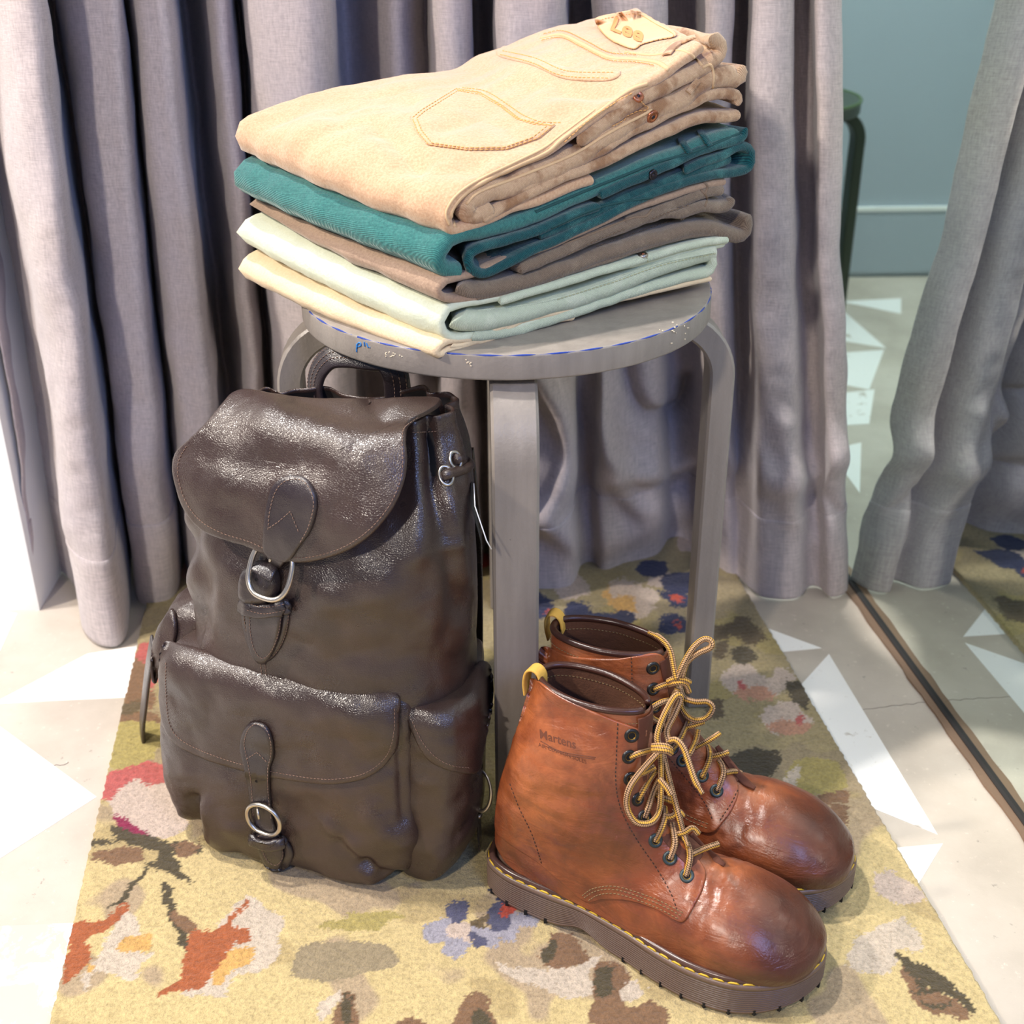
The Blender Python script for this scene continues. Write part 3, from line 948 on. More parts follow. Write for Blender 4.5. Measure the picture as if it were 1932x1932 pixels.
# ------------------------------------------------------------------ curtain
CP = [(-90, 1.27, 72, 1140), (-66, 1.36, 104, 1090), (-48, 1.34, 148, 1118), (-12, 1.24, 160, 1188), (30, 1.20, 200, 1220), (78, 1.22, 237, 1195), (90, 1.37, 246, 1075), (108, 1.38, 256, 1075), (124, 1.30, 262, 1130),
 (190, 1.27, 300, 1142), (226, 1.285, 334, 1118), (231, 1.39, 342, 1060), (238, 1.37, 346, 1062), (252, 1.29, 372, 1120), (285, 1.26, 400, 1132), (322, 1.275, 440, 1122), (338, 1.39, 450, 1045), (368, 1.385, 470, 1045), (398, 1.31, 500, 1088), (430, 1.31, 520, 1085),
 (442, 1.38, 530, 1050), (456, 1.38, 540, 1048), (466, 1.30, 555, 1092), (540, 1.25, 620, 1118), (618, 1.27, 680, 1108), (634, 1.38, 695, 1045), (672, 1.385, 722, 1042), (745, 1.335, 790, 1070), (806, 1.37, 838, 1055), (816, 1.31, 848, 1090), (850, 1.28, 875, 1102), (882, 1.305, 902, 1086),
 (893, 1.38, 914, 1060), (926, 1.37, 940, 1065), (938, 1.29, 950, 1112), (1000, 1.265, 1012, 1116), (1064, 1.28, 1074, 1110), (1076, 1.37, 1094, 1092), (1116, 1.365, 1120, 1082), (1126, 1.31, 1140, 1080), (1180, 1.29, 1180, 1066), (1250, 1.295, 1235, 1052), (1258, 1.37, 1262, 1040), (1318, 1.36, 1298, 1038),
 (1328, 1.30, 1335, 1056), (1374, 1.305, 1372, 1085), (1382, 1.36, 1395, 1106), (1410, 1.35, 1420, 1124), (1420, 1.29, 1445, 1128), (1486, 1.285, 1500, 1129), (1495, 1.34, 1525, 1112), (1530, 1.34, 1548, 1114), (1540, 1.285, 1568, 1126), (1580, 1.29, 1593, 1118), (1584, 1.32, 1597, 1094)]
CP = [(a, b if b < 1.33 else b + (b - 1.33) * 1.1, c, d if b < 1.33 else d - (b - 1.33) * 500) for a, b, c, d in CP]
topP = np.array([PY(a, 0, b) for a, b, _, _ in CP]); botP = np.array([P(c, d, FZ + .002) for _, _, c, d in CP])
nC = 900
tp = resample(cr(topP, 1400), nC); bp0 = cr(botP, 1400)
# keep corresponding parameters: use index parameter of the top curve
tt = cr(topP, 1400); dd = np.r_[0, np.cumsum(np.linalg.norm(np.diff(tt, axis=0), axis=1))]
ii = np.interp(np.linspace(0, dd[-1], nC), dd, np.arange(1400))
bp = interp_axis(bp0, ii)
mC = 170
zs = np.r_[np.linspace(0, 1, 150), np.linspace(1.02, 2.4, 20)]
CG = np.zeros((mC, nC, 3))
ztop = tp[:, 2].copy(); dirv = (tp - bp)
for r, q in enumerate(zs):
    if q <= 1: CG[r] = bp * (1 - q) + tp * q
    else:
        CG[r] = tp + np.array([0, 0, 1]) * ((q - 1) * .75)
hh = zs[:, None]
cpx = projn(CG)
def ridge(line, width, amp):
    L = smooth_line(line, 60)
    out = np.full(CG.shape[:2], 1e9)
    for q in L: out = np.minimum(out, ((cpx - q) ** 2).sum(-1))
    return amp * np.exp(-out / width ** 2)
dy = ridge(((1010, 700), (1060, 780), (1075, 860), (1040, 930), (1000, 960)), 26, .03)
dy += ridge(((1095, 640), (1120, 760), (1150, 850), (1210, 880), (1290, 850), (1330, 800)), 30, .035) * (hh < .8)
dy += ridge(((1180, 690), (1195, 760), (1230, 790), (1280, 770), (1300, 720)), 18, -.03)
dy += ridge(((1040, 980), (1110, 1030), (1180, 1010), (1240, 980), (1310, 960)), 30, .03)
dy += ridge(((1160, 900), (1210, 950), (1280, 930)), 22, .02)
dy += ridge(((1400, 860), (1460, 900), (1520, 880), (1590, 850)), 34, .02)
dy += ridge(((1480, 800), (1500, 950), (1540, 1020)), 24, .012)
dy += ridge(((1560, 940), (1590, 980), (1600, 1010)), 14, -.010)
dy += fnoise(CG, .11, 61) * .006 * np.clip(1.2 - hh, 0.15, 1) * np.clip(hh * 5, 0, 1)
dy *= np.clip(hh * 6, 0.15, 1)
CG[..., 1] -= dy
CG[..., 0] += fnoise(CG, .2, 62) * .004 * np.clip(hh * 4, 0, 1)
CG[..., 2] = np.maximum(CG[..., 2], FZ + .003)
V, F, uv = sheet(CG, .0022, rnd=1)
cur = obj('linen_curtain', V, F, M['curtain'], uv=uv, loc=(0, 1.3, FZ))
props(cur, 'long mauve grey linen curtain in deep folds hanging to the floor behind the stool', 'curtain')
# hem : a doubled, slightly proud band with its seam line
rows = [k for k in range(mC) if zs[k] <= .165]
HG = CG[rows].copy(); N = normals(HG)
N = N * np.sign(-(N[..., 1:2].mean()) + 1e-9)
HGo = HG + N * .0014
k0 = rows[-1]
V, F, uv = sheet(HGo, .0014, rnd=1)
obj('hem', V, F, M['curtain'], cur, uv=uv)

def art_stool(name, C, top, az, mat, mat_edge, label, group=None, scale=1.0, azs=None, wear=False, th=.021):
    R = .175 * scale
    root = empty(name, (C[0], C[1], 0), label, 'stool', group)
    prof = []
    b = .0022
    for a in np.linspace(0, math.pi / 2, 4): prof.append((R - b + b * math.sin(a), top - b + b * math.cos(a)))
    prof = [(0, top), (R * .5, top), (R * .9, top)] + prof
    for a in np.linspace(0, math.pi / 2, 4): prof.append((R - b + b * math.cos(a), top - th + b - b * math.sin(a)))
    prof += [(R * .5, top - th), (0, top - th)]
    n = 160; a = np.linspace(0, 2 * math.pi, n, endpoint=False)
    V = np.array([[(C[0] + r * math.cos(t), C[1] + r * math.sin(t), z) for t in a] for r, z in prof]).reshape(-1, 3)
    obj('seat', V, gridfaces(len(prof), n, wrap_j=True, flip=True), mat, root, auto=50)
    # rim : paint rubbed through along the top edge, broken in places
    acc = Acc(); rng = np.random.RandomState(4)
    t = 0
    while t < 2 * math.pi:
        ln = rng.uniform(.05, .5) if wear else 7
        aa = np.linspace(t, min(t + ln, 2 * math.pi), max(4, int(ln * 40)))
        rr_ = .00055 * scale * (1 + .5 * np.sin(aa * 41)) if wear else np.full(len(aa), .003)
        p = np.stack([C[0] + (R - .0008) * np.cos(aa), C[1] + (R - .0008) * np.sin(aa), np.full(len(aa), top - .0010)], 1)
        acc.add(*tube(p, rr_, 6)); t += ln + (rng.uniform(.0, .04) if wear else 0)
    acc.obj('seat_rim', mat_edge, root, label='blue paint showing along the seat rim' if wear else None)
    w, t_ = .036 * scale, .022 * scale
    RO = .201 * scale; rb = .052 * scale
    zt = top - th - .0003
    for az_ in azs:
        c, s = math.cos(az_), math.sin(az_)
        path = [(.06 * scale, zt - t_ / 2), (RO - t_ / 2 - rb, zt - t_ / 2)]
        for q in np.linspace(0, math.pi / 2, 12)[1:]:
            path.append((RO - t_ / 2 - rb + rb * math.sin(q), zt - t_ / 2 - rb + rb * math.cos(q)))
        for z in np.linspace(zt - rb - t_, .001, 8)[1:]: path.append((RO - t_ / 2, z))
        path = np.array(path)
        T = np.gradient(path, axis=0); T /= np.linalg.norm(T, axis=1)[:, None]
        Nn = np.stack([-T[:, 1], T[:, 0]], 1)
        bv = .0022
        sec = [(-w / 2 + bv, t_ / 2), (w / 2 - bv, t_ / 2), (w / 2, t_ / 2 - bv), (w / 2, -t_ / 2 + bv), (w / 2 - bv, -t_ / 2), (-w / 2 + bv, -t_ / 2), (-w / 2, -t_ / 2 + bv), (-w / 2, t_ / 2 - bv)]
        V = []
        for k in range(len(path)):
            for sx, sn in sec:
                r = path[k][0] + Nn[k][0] * sn; z = path[k][1] + Nn[k][1] * sn
                V.append((C[0] + c * r - s * sx, C[1] + s * r + c * sx, z))
        F = gridfaces(len(path), 8, wrap_j=True); F.append(tuple(range(8))[::-1]); F.append(tuple(range((len(path) - 1) * 8, len(path) * 8)))
        V = np.array(V); V[:, 2] = np.maximum(V[:, 2], .0008)
        obj('leg', V, F, mat, root, auto=40)
    return root


SCN = (-.004, 1.06)
stool = art_stool('round_stool', SCN, .44, None, M['stool'], M['blue'], 'round grey painted stool with bent legs and chipped blue rim, holding the folded jeans', azs=[math.radians(a) for a in (-88, 2, 91, 184)], wear=True)
# marks on the rim
acc = Acc()
def rim_pt(px_, py_):
    d = ray(px_, py_)
    a_ = d[0] ** 2 + d[1] ** 2; b_ = -2 * (d[0] * SCN[0] + d[1] * SCN[1]); c_ = SCN[0] ** 2 + SCN[1] ** 2 - .1752 ** 2
    q = b_ * b_ - 4 * a_ * c_
    return CO + d * ((-b_ - math.sqrt(max(q, 0))) / (2 * a_))
for ln in (((674, 657), (675, 648), (680, 647), (681, 652), (676, 654)), ((673, 649), (673, 664)), ((687, 645), (688, 653)), ((691, 647), (695, 656)), ((697, 655), (698, 656))):
    acc.add(*tube(np.array([rim_pt(x, y) for x, y in smooth_line(ln, 10)]), .0006, 5))
acc.obj('blue_scribble', plain('blue_marker', srgb(40, 120, 190), .5), stool, label='small blue handwritten mark on the seat edge')
acc = Acc(); rng = np.random.RandomState(8)
for _ in range(34):
    x, y = (rng.uniform(725, 762), rng.uniform(664, 673)) if _ < 14 else ((rng.uniform(878, 890), rng.uniform(678, 691)) if _ < 20 else (rng.uniform(1235, 1300), 648 - (rng.uniform(0, 40))))
    p = rim_pt(x, y); l = rng.uniform(.0006, .0016)
    acc.add(*tube(np.array([p, p + np.array([l, 0, rng.uniform(-.0004, .0004)])]), .0005, 5))
acc.obj('paint_chips', M['scrape'], stool, kind='stuff')

# small stool in the fitting room, only seen in the mirror
vs = reflect((.437, 2.22, 0))
art_stool('small_stool', (vs[0], vs[1]), .40, None, M['green'], M['green_edge'], 'dark green round stool seen in the mirror between the curtain edges', scale=.86, azs=[math.atan2(mn[1], mn[0]) + math.radians(a) for a in (0, 120, 240)])
# ------------------------------------------------------------------ folded jeans
JF, JL, JR, JB = np.array((-.045, .894)), np.array((-.236, 1.066)), np.array((.193, 1.055)), np.array((.095, 1.255))


def uz_front(q):
    """pixel on the plane of the layered side -> (u, z)"""
    p = PV(q[0], q[1], JF, JR); d = JR - JF
    return ((p[:2] - JF) @ d / (d @ d), p[2])


def uz_back(q):
    if len(q) == 3: return (q[1], q[2])
    p = PV(q[0], q[1], JL, JB); d = JB - JL
    return ((p[:2] - JL) @ d / (d @ d), p[2])


def jsheet(front, back, t, n=70, m=56, puff=.0, seed=1, wr=.0016, inset=(0, 0), inner=False, drop=0.0, cr_=()):
    fa = np.array([uz_front(q) if len(q) == 2 else (q[1], q[2]) for q in front]); fb = np.array([uz_back(q) for q in back])
    if inner: a = smooth_line(fa, n); b = smooth_line(fb, n)
    else:       # keep the fold of both ends at the same row
        def two(f):
            D = cr(f, 600); D = resample(D, 600); k = int(D[:, 0].argmin()); h = int(n * .62)
            return np.concatenate([resample(D[:k + 1], h), resample(D[k:], n - h + 1)[1:]])
        a = two(fa); b = two(fb)
    s = np.linspace(inset[0], 1 - inset[1], m)[None, :, None]
    if inner:
        ws = s ** 5
        b = np.stack([np.maximum(b[:, 0], .22), b[:, 1]], 1)
        b[:, 1] -= drop
        uz = np.concatenate([b[:, None, :1] * (1 - ws) + a[:, None, :1] * ws, b[:, None, 1:] * (1 - s) + a[:, None, 1:] * s], -1)
    else: uz = b[:, None] * (1 - s) + a[:, None] * s
    u, z = uz[..., 0], uz[..., 1]
    s = np.broadcast_to(s[..., 0], u.shape)
    XY = (JL * ((1 - u) * (1 - s))[..., None] + JF * ((1 - u) * s)[..., None] + JB * (u * (1 - s))[..., None] + JR * (u * s)[..., None])
    # fold edge bows out a little in the middle
    dn = np.array([-.67, -.74])
    XY = XY + dn * ((np.clip(1 - u, 0, 1) ** 3) * np.sin(math.pi * s) * .006)[..., None]
    G = np.concatenate([XY, (z + puff * np.sin(math.pi * s) * np.clip(u * 4, 0, 1) * np.clip((1.1 - u) * 3, 0, 1))[..., None]], -1)
    N = normals(G)
    d = fnoise(G, .07, seed, 3) * wr + fnoise(G, .025, seed + 50, 2) * wr * .35
    for c_ in cr_: d = d + c_(G) * np.where(N[..., 2] > 0, 1, 1)
    G = G + N * d[..., None]
    return sheet(G, t, rnd=5)


class Jean:
    def __init__(s, name, label, loc, grp='folded jeans in the stack on the stool'):
        s.root = empty(name, loc, label, 'jeans', grp); s.Vs = []; s.Fs = []; s.n = 0
    def part(s, name, mat, VF, **k):
        V, F, uv = VF
        o = obj(name, V, F, mat, s.root, uv=uv, **k)
        s.Vs.append(np.asarray(V)); s.Fs += [tuple(i + s.n for i in f) for f in F]; s.n += len(V)
        return o
    def tree(s): return bvh(np.concatenate(s.Vs), s.Fs)


def lev(z0, z1, k=5): return [('z', u, z0 + (z1 - z0) * u) for u in np.linspace(1, 0.04, k)]


def wrapback(zt, zb, zt1, zb1, t, nose=0.0, short=1.0):
    """fold profile on the far side: top run, nose, bottom run"""
    zt, zb, zt1, zb1 = zt - t / 2, zb + t / 2, zt1 - t / 2, zb1 + t / 2
    h = (zt - zb)
    return [('z', u, zt + (zt1 - zt) * u) for u in (1, .8, .6, .4, .2 + nose * .5, .06 + nose)] + [('z', .0 + nose, zt - h * .18), ('z', -.025 + nose, zt - h * .5), ('z', 0 + nose, zb + h * .18)] + \
           [('z', u, zb + (zb1 - zb) * u) for u in (.06 + nose, .2 * short + .04 + nose, .4 * short + .04 + nose, .6 * short + .04 + nose)]


# --- cream, at the bottom
J = Jean('folded_jeans', 'cream jeans folded at the bottom of the stack, hanging over the stool rim', (-.05, 1.05, .44))
T_ = .0065
J.part('folded_leg', M['cream'], jsheet([('z', .5, .4555), ('z', .4, .4555), ('z', .3, .4555), (930, 640), (880, 641), (848, 645), (826, 661), (828, 673), (850, 664), (880, 654), ('z', .2, .4435), ('z', .4, .4435)],
      [('z', .6, .462), ('z', .5, .464), ('z', .3, .466), ('z', .12, .465), ('z', .045, .462), ('z', .008, .452), ('z', .035, .443), ('z', .10, .4405), ('z', .2, .4435), ('z', .5, .4435)], T_, seed=3, wr=.0012))
J.part('inner_fold', M['cream'], jsheet([('z', .9, .449), ('z', .5, .449), ('z', .2, .449), (880, 650), (850, 655)], [('z', .9, .452), ('z', .5, .453), ('z', .2, .453), ('z', .05, .452)], .005, seed=4, wr=.0006, inner=True))

# --- pale mint
J = Jean('folded_jeans', 'pale mint green jeans folded between the cream and the taupe pair', (-.05, 1.05, .456))
T_ = .007
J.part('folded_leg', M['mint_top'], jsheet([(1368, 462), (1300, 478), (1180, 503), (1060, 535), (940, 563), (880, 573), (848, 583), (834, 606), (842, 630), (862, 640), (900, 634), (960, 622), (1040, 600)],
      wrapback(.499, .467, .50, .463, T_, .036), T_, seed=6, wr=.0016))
mj = J
J.part('side_panel', M['mint'], jsheet([(1352, 478), (1310, 486), (1230, 512), (1120, 556), (1000, 590), (930, 606), (870, 612), (852, 606)], [('z', u, .486) for u in (1, .75, .5, .25, .06)], .0165, seed=7, wr=.0012, inset=(.02, -.012), inner=True))
J.part('waist_layer', M['mint'], jsheet([(1372, 452), (1340, 454), (1260, 474), (1150, 505), (1040, 540), (940, 566)], [('z', u, .495) for u in (1, .75, .5, .25, .1)], .0065, seed=8, wr=.001, inset=(.02, -.018), inner=True))
J.part('lower_layer', M['mint'], jsheet([(1330, 478), (1346, 496), (1336, 514), (1290, 524), (1180, 560), (1060, 600), (960, 626), (890, 636)], [('z', 1, .476), ('z', .97, .466), ('z', .75, .464), ('z', .5, .464), ('z', .25, .464), ('z', .06, .464)], .0095, seed=9, wr=.0012, inset=(.02, -.006), inner=True))

# --- taupe
J = Jean('folded_jeans', 'grey-brown taupe jeans folded between the mint and the teal pair', (-.05, 1.05, .49))
T_ = .0065
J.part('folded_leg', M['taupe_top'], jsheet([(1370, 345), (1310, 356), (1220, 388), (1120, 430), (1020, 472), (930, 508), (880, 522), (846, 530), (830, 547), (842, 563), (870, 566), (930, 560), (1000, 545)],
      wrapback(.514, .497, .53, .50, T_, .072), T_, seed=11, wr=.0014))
J.part('side_panel', M['taupe'], jsheet([(1404, 408), (1414, 428), (1398, 445), (1330, 432), (1240, 452), (1140, 482), (1050, 515), (960, 542), (890, 552), (862, 540)], [('z', u, .506) for u in (1, .9, .75, .5, .25, .08)], .0125, seed=12, wr=.0016, inset=(.02, -.012), inner=True))
J.part('waist_layer', M['taupe'], jsheet([(1384, 374), (1370, 392), (1320, 396), (1240, 408), (1150, 438), (1060, 478), (980, 512)], [('z', u, .512) for u in (1, .75, .5, .25, .1)], .010, seed=13, wr=.002, inset=(.02, -.010), inner=True))
J.part('upper_layer', M['taupe'], jsheet([(1366, 360), (1330, 366), (1250, 396), (1180, 424)], [('z', u, .518) for u in (.98, .8, .6)], .010, seed=14, wr=.0012, inset=(.02, -.004), inner=True))
J.part('lower_layer', M['taupe'], jsheet([(1408, 440), (1380, 440), (1300, 446), (1200, 474), (1100, 506), (1000, 540), (900, 562)], [('z', u, .5) for u in (1, .75, .5, .25, .1)], .005, seed=15, wr=.001, inset=(.02, -.004), inner=True))
tj = J

# --- teal
J = Jean('folded_jeans', 'deep teal green jeans folded directly under the tan pair', (-.05, 1.05, .52))
T_ = .0125
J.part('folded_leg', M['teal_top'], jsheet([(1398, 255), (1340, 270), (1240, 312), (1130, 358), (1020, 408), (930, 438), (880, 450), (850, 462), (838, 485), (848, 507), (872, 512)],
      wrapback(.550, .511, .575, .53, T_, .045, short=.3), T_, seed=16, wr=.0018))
J.part('side_panel', M['teal'], jsheet([(1290, 324), (1350, 298), (1392, 276), (1418, 284), (1420, 312), (1396, 326), (1330, 332), (1240, 362), (1140, 410), (1040, 458), (960, 496), (912, 514), (888, 506), (880, 488), (900, 472), (960, 452), (1050, 422), (1130, 390)],
      [('z', .85, .535), ('z', .95, .545), ('z', 1, .54), ('z', .98, .53), ('z', .8, .525), ('z', .6, .522), ('z', .4, .52), ('z', .2, .518), ('z', .1, .522), ('z', .15, .53), ('z', .3, .531), ('z', .5, .531)], .0078, n=110, seed=17, wr=.0014, inset=(.02, -.010), inner=True))
J.part('inner_fold', M['teal'], jsheet([(1380, 300), (1300, 330), (1200, 370), (1100, 414), (1020, 448)], [('z', u, .53) for u in (1, .7, .5, .3)], .010, seed=18, wr=.001, inset=(.02, .0), inner=True))
J.part('waist_layer', M['teal'], jsheet([(1405, 240), (1396, 262), (1340, 278), (1270, 308), (1200, 338), (1130, 368)], [('z', u, .548) for u in (1, .95, .75, .5)], .008, seed=19, wr=.001, inset=(.02, -.014), inner=True))
lj = J

# --- tan, on top
sgn = -1.7
TC = [crease(l, w, a * sgn) for l, w, a in ((((500, 240), (600, 205), (700, 190), (780, 196)), 18, .003), (((560, 270), (640, 235), (700, 232)), 14, -.0022), (((640, 225), (700, 240), (760, 290), (790, 320)), 20, .003),
      (((700, 330), (800, 320), (900, 330)), 24, .0025), (((600, 320), (700, 350), (800, 380)), 26, -.002), (((840, 250), (900, 240), (960, 250)), 24, .002), (((1060, 180), (1120, 190), (1160, 180)), 18, .003), (((1040, 220), (1090, 205), (1140, 200)), 12, -.002), (((880, 120), (960, 130), (1040, 160)), 18, -.0022))]
J = Jean('folded_jeans', 'faded tan jeans with back pockets and leather patch, topmost of the stack', (-.05, 1.05, .56))
T_ = .0085
J.part('folded_leg', M['tan_top'], jsheet([(1328, 90), (1292, 118), (1240, 152), (1180, 184), (1110, 232), (1040, 282), (960, 318), (905, 344), (870, 372), (850, 402), (852, 428), (872, 436), (910, 424), (960, 400), (1040, 372), (1120, 340)],
      [(1206, 24), (1160, 34), (1110, 44), (1050, 58), (985, 84), (920, 116), (860, 138), (780, 149), (700, 160), (600, 178), (505, 208), (464, 226), (447, 252), (464, 280), ('z', .15, .5545), ('z', .4, .558), ('z', .7, .565)], T_, n=110, m=90, puff=.005, seed=21, wr=.0022, cr_=TC))
J.part('side_panel', M['tan_worn'], jsheet([(1400, 122), (1392, 146), (1340, 150), (1290, 186), (1240, 208), (1180, 240), (1110, 288), (1030, 326), (960, 352), (905, 372), (880, 390), (890, 408), (930, 392)],
      [('z', 1, .60), ('z', .9, .598), ('z', .75, .59), ('z', .5, .58), ('z', .25, .568), ('z', .12, .564), ('z', .2, .562)], .0175, n=100, seed=22, wr=.002, inset=(.02, -.010), inner=True))
J.part('waist_layer', M['tan_worn'], jsheet([(1338, 70), (1362, 88), (1352, 112), (1300, 140), (1240, 172), (1190, 200), (1140, 236), (1090, 270)], [('z', .98, .625), ('z', .9, .618), ('z', .75, .605), ('z', .6, .595)], .012, seed=23, wr=.0016, inset=(.02, -.008), inner=True))
J.part('lower_layer', M['tan_worn'], jsheet([(1390, 200), (1396, 182), (1360, 178), (1300, 200), (1240, 228), (1170, 262), (1100, 300), (1020, 340), (960, 366)], [('z', u, .585) for u in (1, .75, .5, .3)], .0095, seed=24, wr=.0022, inset=(.02, -.004), inner=True))
J.part('bottom_layer', M['tan_worn'], jsheet([(1396, 218), (1330, 222), (1260, 248), (1180, 286), (1100, 322), (1020, 356), (950, 390), (910, 412)], [('z', u, .572) for u in (1, .75, .5, .3, .1)], .0095, seed=25, wr=.0016, inset=(.02, -.008), inner=True))
tt_ = J.tree(); TR = J.root


def cord(tree, line, r, off=0.0, n=None, acc=None, flat=.7):
    p, q = lay(tree, line, off, n=n)
    V, F, uv = tube(p, r, 6, up=q, flat=flat)
    if acc is not None: acc.add(V, F, uv)
    return p, q


def pocket(tree, outline, hem, parent, mat, tmat, seed=0):
    V, F, uv = patch(tree, outline, .0019, .0002, levels=14, n=140, smooth=False, nsmooth=1)
    o = obj('back_pocket', V, F, mat, parent, uv=uv)
    a = Acc()
    c = np.mean(outline, 0)
    for k in (.965, .90):
        ins = [c + (np.array(q) - c) * k for q in outline]
        p, q = lay([bvh(V, F), tree], ins + [ins[0]], .0002, n=160, smooth=False); dashes(a, p, q, .003, .0009, .00042)
    for ln in hem:
        p, q = lay([bvh(V, F), tree], ln, .0002); dashes(a, p, q, .003, .0009, .00045)
    a.obj('stitching', tmat, o, kind='stuff')
    return o


pocket(tt_, [(774, 222), (790, 208), (860, 165), (905, 172), (950, 198), (985, 225), (1048, 238), (1018, 262), (958, 283), (880, 284), (805, 274), (784, 248)],
       [((862, 170), (905, 176), (938, 195), (968, 218), (1005, 234), (1048, 236)), ((872, 166), (915, 172), (950, 192), (985, 216), (1020, 230), (1060, 232))], TR, M['tan_top'], M['tan_thread'])
V, F, uv = patch(tt_, [(946, 92), (960, 90), (1010, 104), (1070, 130), (1165, 133), (1160, 150), (1120, 154), (1060, 148), (1005, 124), (940, 106)], .0014, .0002, levels=6, n=90, nsmooth=0, spine=[(955, 98), (1060, 140), (1150, 142)])
hm = obj('pocket_hem', V, F, M['tan_top'], TR, uv=uv)
a = Acc()
for ln in (((948, 96), (1010, 110), (1070, 134), (1160, 137)), ((944, 103), (1005, 119), (1062, 143), (1155, 148))):
    p, q = lay([bvh(V, F), tt_], ln, .0002); dashes(a, p, q, .003, .0009, .00045)
a.obj('stitching', M['tan_thread'], hm, kind='stuff')
# yoke seam, edge seam, waistband seam
a, s_ = Acc(), Acc()
cord(tt_, ((1020, 72), (1060, 66), (1100, 84), (1150, 108), (1200, 112), (1240, 118), (1262, 132)), .0022, acc=a, flat=.5)
cord(tt_, ((858, 428), (852, 402), (872, 372), (910, 345), (975, 314), (1032, 288), (1062, 262), (1130, 212), (1185, 172), (1222, 158)), .0017, acc=a)
cord(tt_, ((848, 425), (842, 400), (862, 368), (902, 340), (968, 308), (1024, 280), (1056, 256), (1122, 207)), .0011, acc=a)
cord(tt_, ((1180, 98), (1230, 104), (1268, 96), (1285, 84)), .0014, acc=a)
cord(tt_, ((1262, 96), (1290, 96), (1312, 110), (1324, 124)), .0012, acc=a)
cord(tt_, ((1325, 128), (1340, 122), (1346, 140), (1345, 166)), .0012, acc=a)
cord(tt_, ((880, 385), (905, 362), (980, 333), (1080, 292), (1150, 250), (1230, 208)), .0012, acc=a)
a.obj('seam', M['tan_cord'], TR, kind='stuff')
for ln in (((1022, 78), (1060, 73), (1098, 91), (1148, 115), (1198, 119), (1240, 126)), ((1026, 66), (1062, 60), (1102, 77), (1150, 101), (1200, 105)), ((1192, 176), (1178, 184), (1120, 220), (1060, 270)), ((1206, 190), (1222, 206), (1196, 214), (1150, 238))):
    p, q = lay(tt_, ln, .0012); dashes(s_, p, q, .003, .0009, .0004)
s_.obj('stitching', M['tan_thread'], TR, kind='stuff')
# belt loops
V, F, uv = strip_on(tt_, ((1258, 106), (1276, 88), (1300, 76), (1314, 72)), .009, .002, .0008, arch=.0006); obj('belt_loop', V, F, M['tan_worn'], TR, uv=uv)
V, F, uv = strip_on(tt_, ((1298, 176), (1306, 164), (1316, 152)), .005, .0016, .0006); obj('belt_loop', V, F, M['tan_worn'], TR, uv=uv)
# leather patch with the name burned in
PPOLY = [(1124, 38), (1150, 31), (1200, 24), (1240, 44), (1278, 68), (1240, 78), (1212, 86), (1195, 95), (1160, 82), (1138, 66), (1126, 50)]
V, F, uv = patch(tt_, PPOLY, .0016, .0012, levels=10, n=110, smooth=True, nsmooth=1)
pt = obj('leather_patch', V, F, M['patch'], TR, uv=uv, label='pale leather brand patch')
ptree = bvh(V, F)


def text_mesh(body, font_scale=1.0, bold=0.0):
    c = bpy.data.curves.new('t', 'FONT'); c.body = body; c.size = 1; c.resolution_u = 3; c.offset = bold
    o = bpy.data.objects.new('t', c); COL.objects.link(o)
    dg = bpy.context.evaluated_depsgraph_get(); me = o.evaluated_get(dg).to_mesh()
    V = np.array([v.co[:] for v in me.vertices]).reshape(-1, 3); F = [tuple(p.vertices) for p in me.polygons]
    o.evaluated_get(dg).to_mesh_clear(); bpy.data.objects.remove(o); bpy.data.curves.remove(c)
    return V[:, :2], F


def lettering(tree, body, org, xdir, ydir, off, mat, parent, bold=.01, name='lettering', shear=0.0, rf=camray, clip=None):
    T2, F = text_mesh(body, 1, bold)
    T2 = T2.copy(); T2[:, 0] += T2[:, 1] * shear
    pts = []
    for x, y in T2:
        q = np.array(org) + np.array(xdir) * x + np.array(ydir) * y
        h = cast(tree, q, rf)
        pts.append(h[0] + h[1] * off if h is not None else None)
    if clip is not None:
        F = [f for f in F if all(clip(T2[i]) for i in f)]
    F = [f for f in F if all(pts[i] is not None for i in f)]
    pts = [p if p is not None else np.zeros(3) for p in pts]
    used = sorted({i for f in F for i in f}); mp = {k: i for i, k in enumerate(used)}
    return obj(name, [pts[i] for i in used], [tuple(mp[i] for i in f) for f in F], mat, parent, smooth=False)


lettering(ptree, 'Lee', (1150, 56), (42, 17), (12, -36), .0007, M['patch_print'], pt, .03)
a = Acc(); c = np.mean(PPOLY, 0)
p, q = lay(ptree, [c + (np.array(x) - c) * .93 for x in PPOLY + [PPOLY[0]]], .0002); dashes(a, p, q, .0026, .001, .0003)
a.obj('stitching', M['tan_thread'], pt, kind='stuff')


def rivet(tree, q, r, parent, m1, m2, name='rivet'):
    h = cast(tree, q)
    if h is None: return
    c, n = h[0], h[1]
    up = np.array([0, 0, 1.]); x = np.cross(up, n); x /= np.linalg.norm(x); y = np.cross(n, x)
    prof = [(0, .0012), (.25, .0012), (.34, .0007), (.5, .0006), (.62, .0011), (.85, .0012), (1, .0004), (1, -.001)]
    a_ = np.linspace(0, 6.2832, 20, endpoint=False)
    V = np.array([[c + x * (r * k * math.cos(t)) + y * (r * k * math.sin(t)) + n * z for t in a_] for k, z in prof]).reshape(-1, 3)
    o = obj(name, V, gridfaces(len(prof), 20, wrap_j=True), m1, parent)
    prof = [(0, .0017), (.22, .0016), (.3, .001), (.3, .0005)]
    V = np.array([[c + x * (r * k * math.cos(t)) + y * (r * k * math.sin(t)) + n * z for t in a_] for k, z in prof]).reshape(-1, 3)
    obj('rivet_post', V, gridfaces(4, 20, wrap_j=True), m2, o)


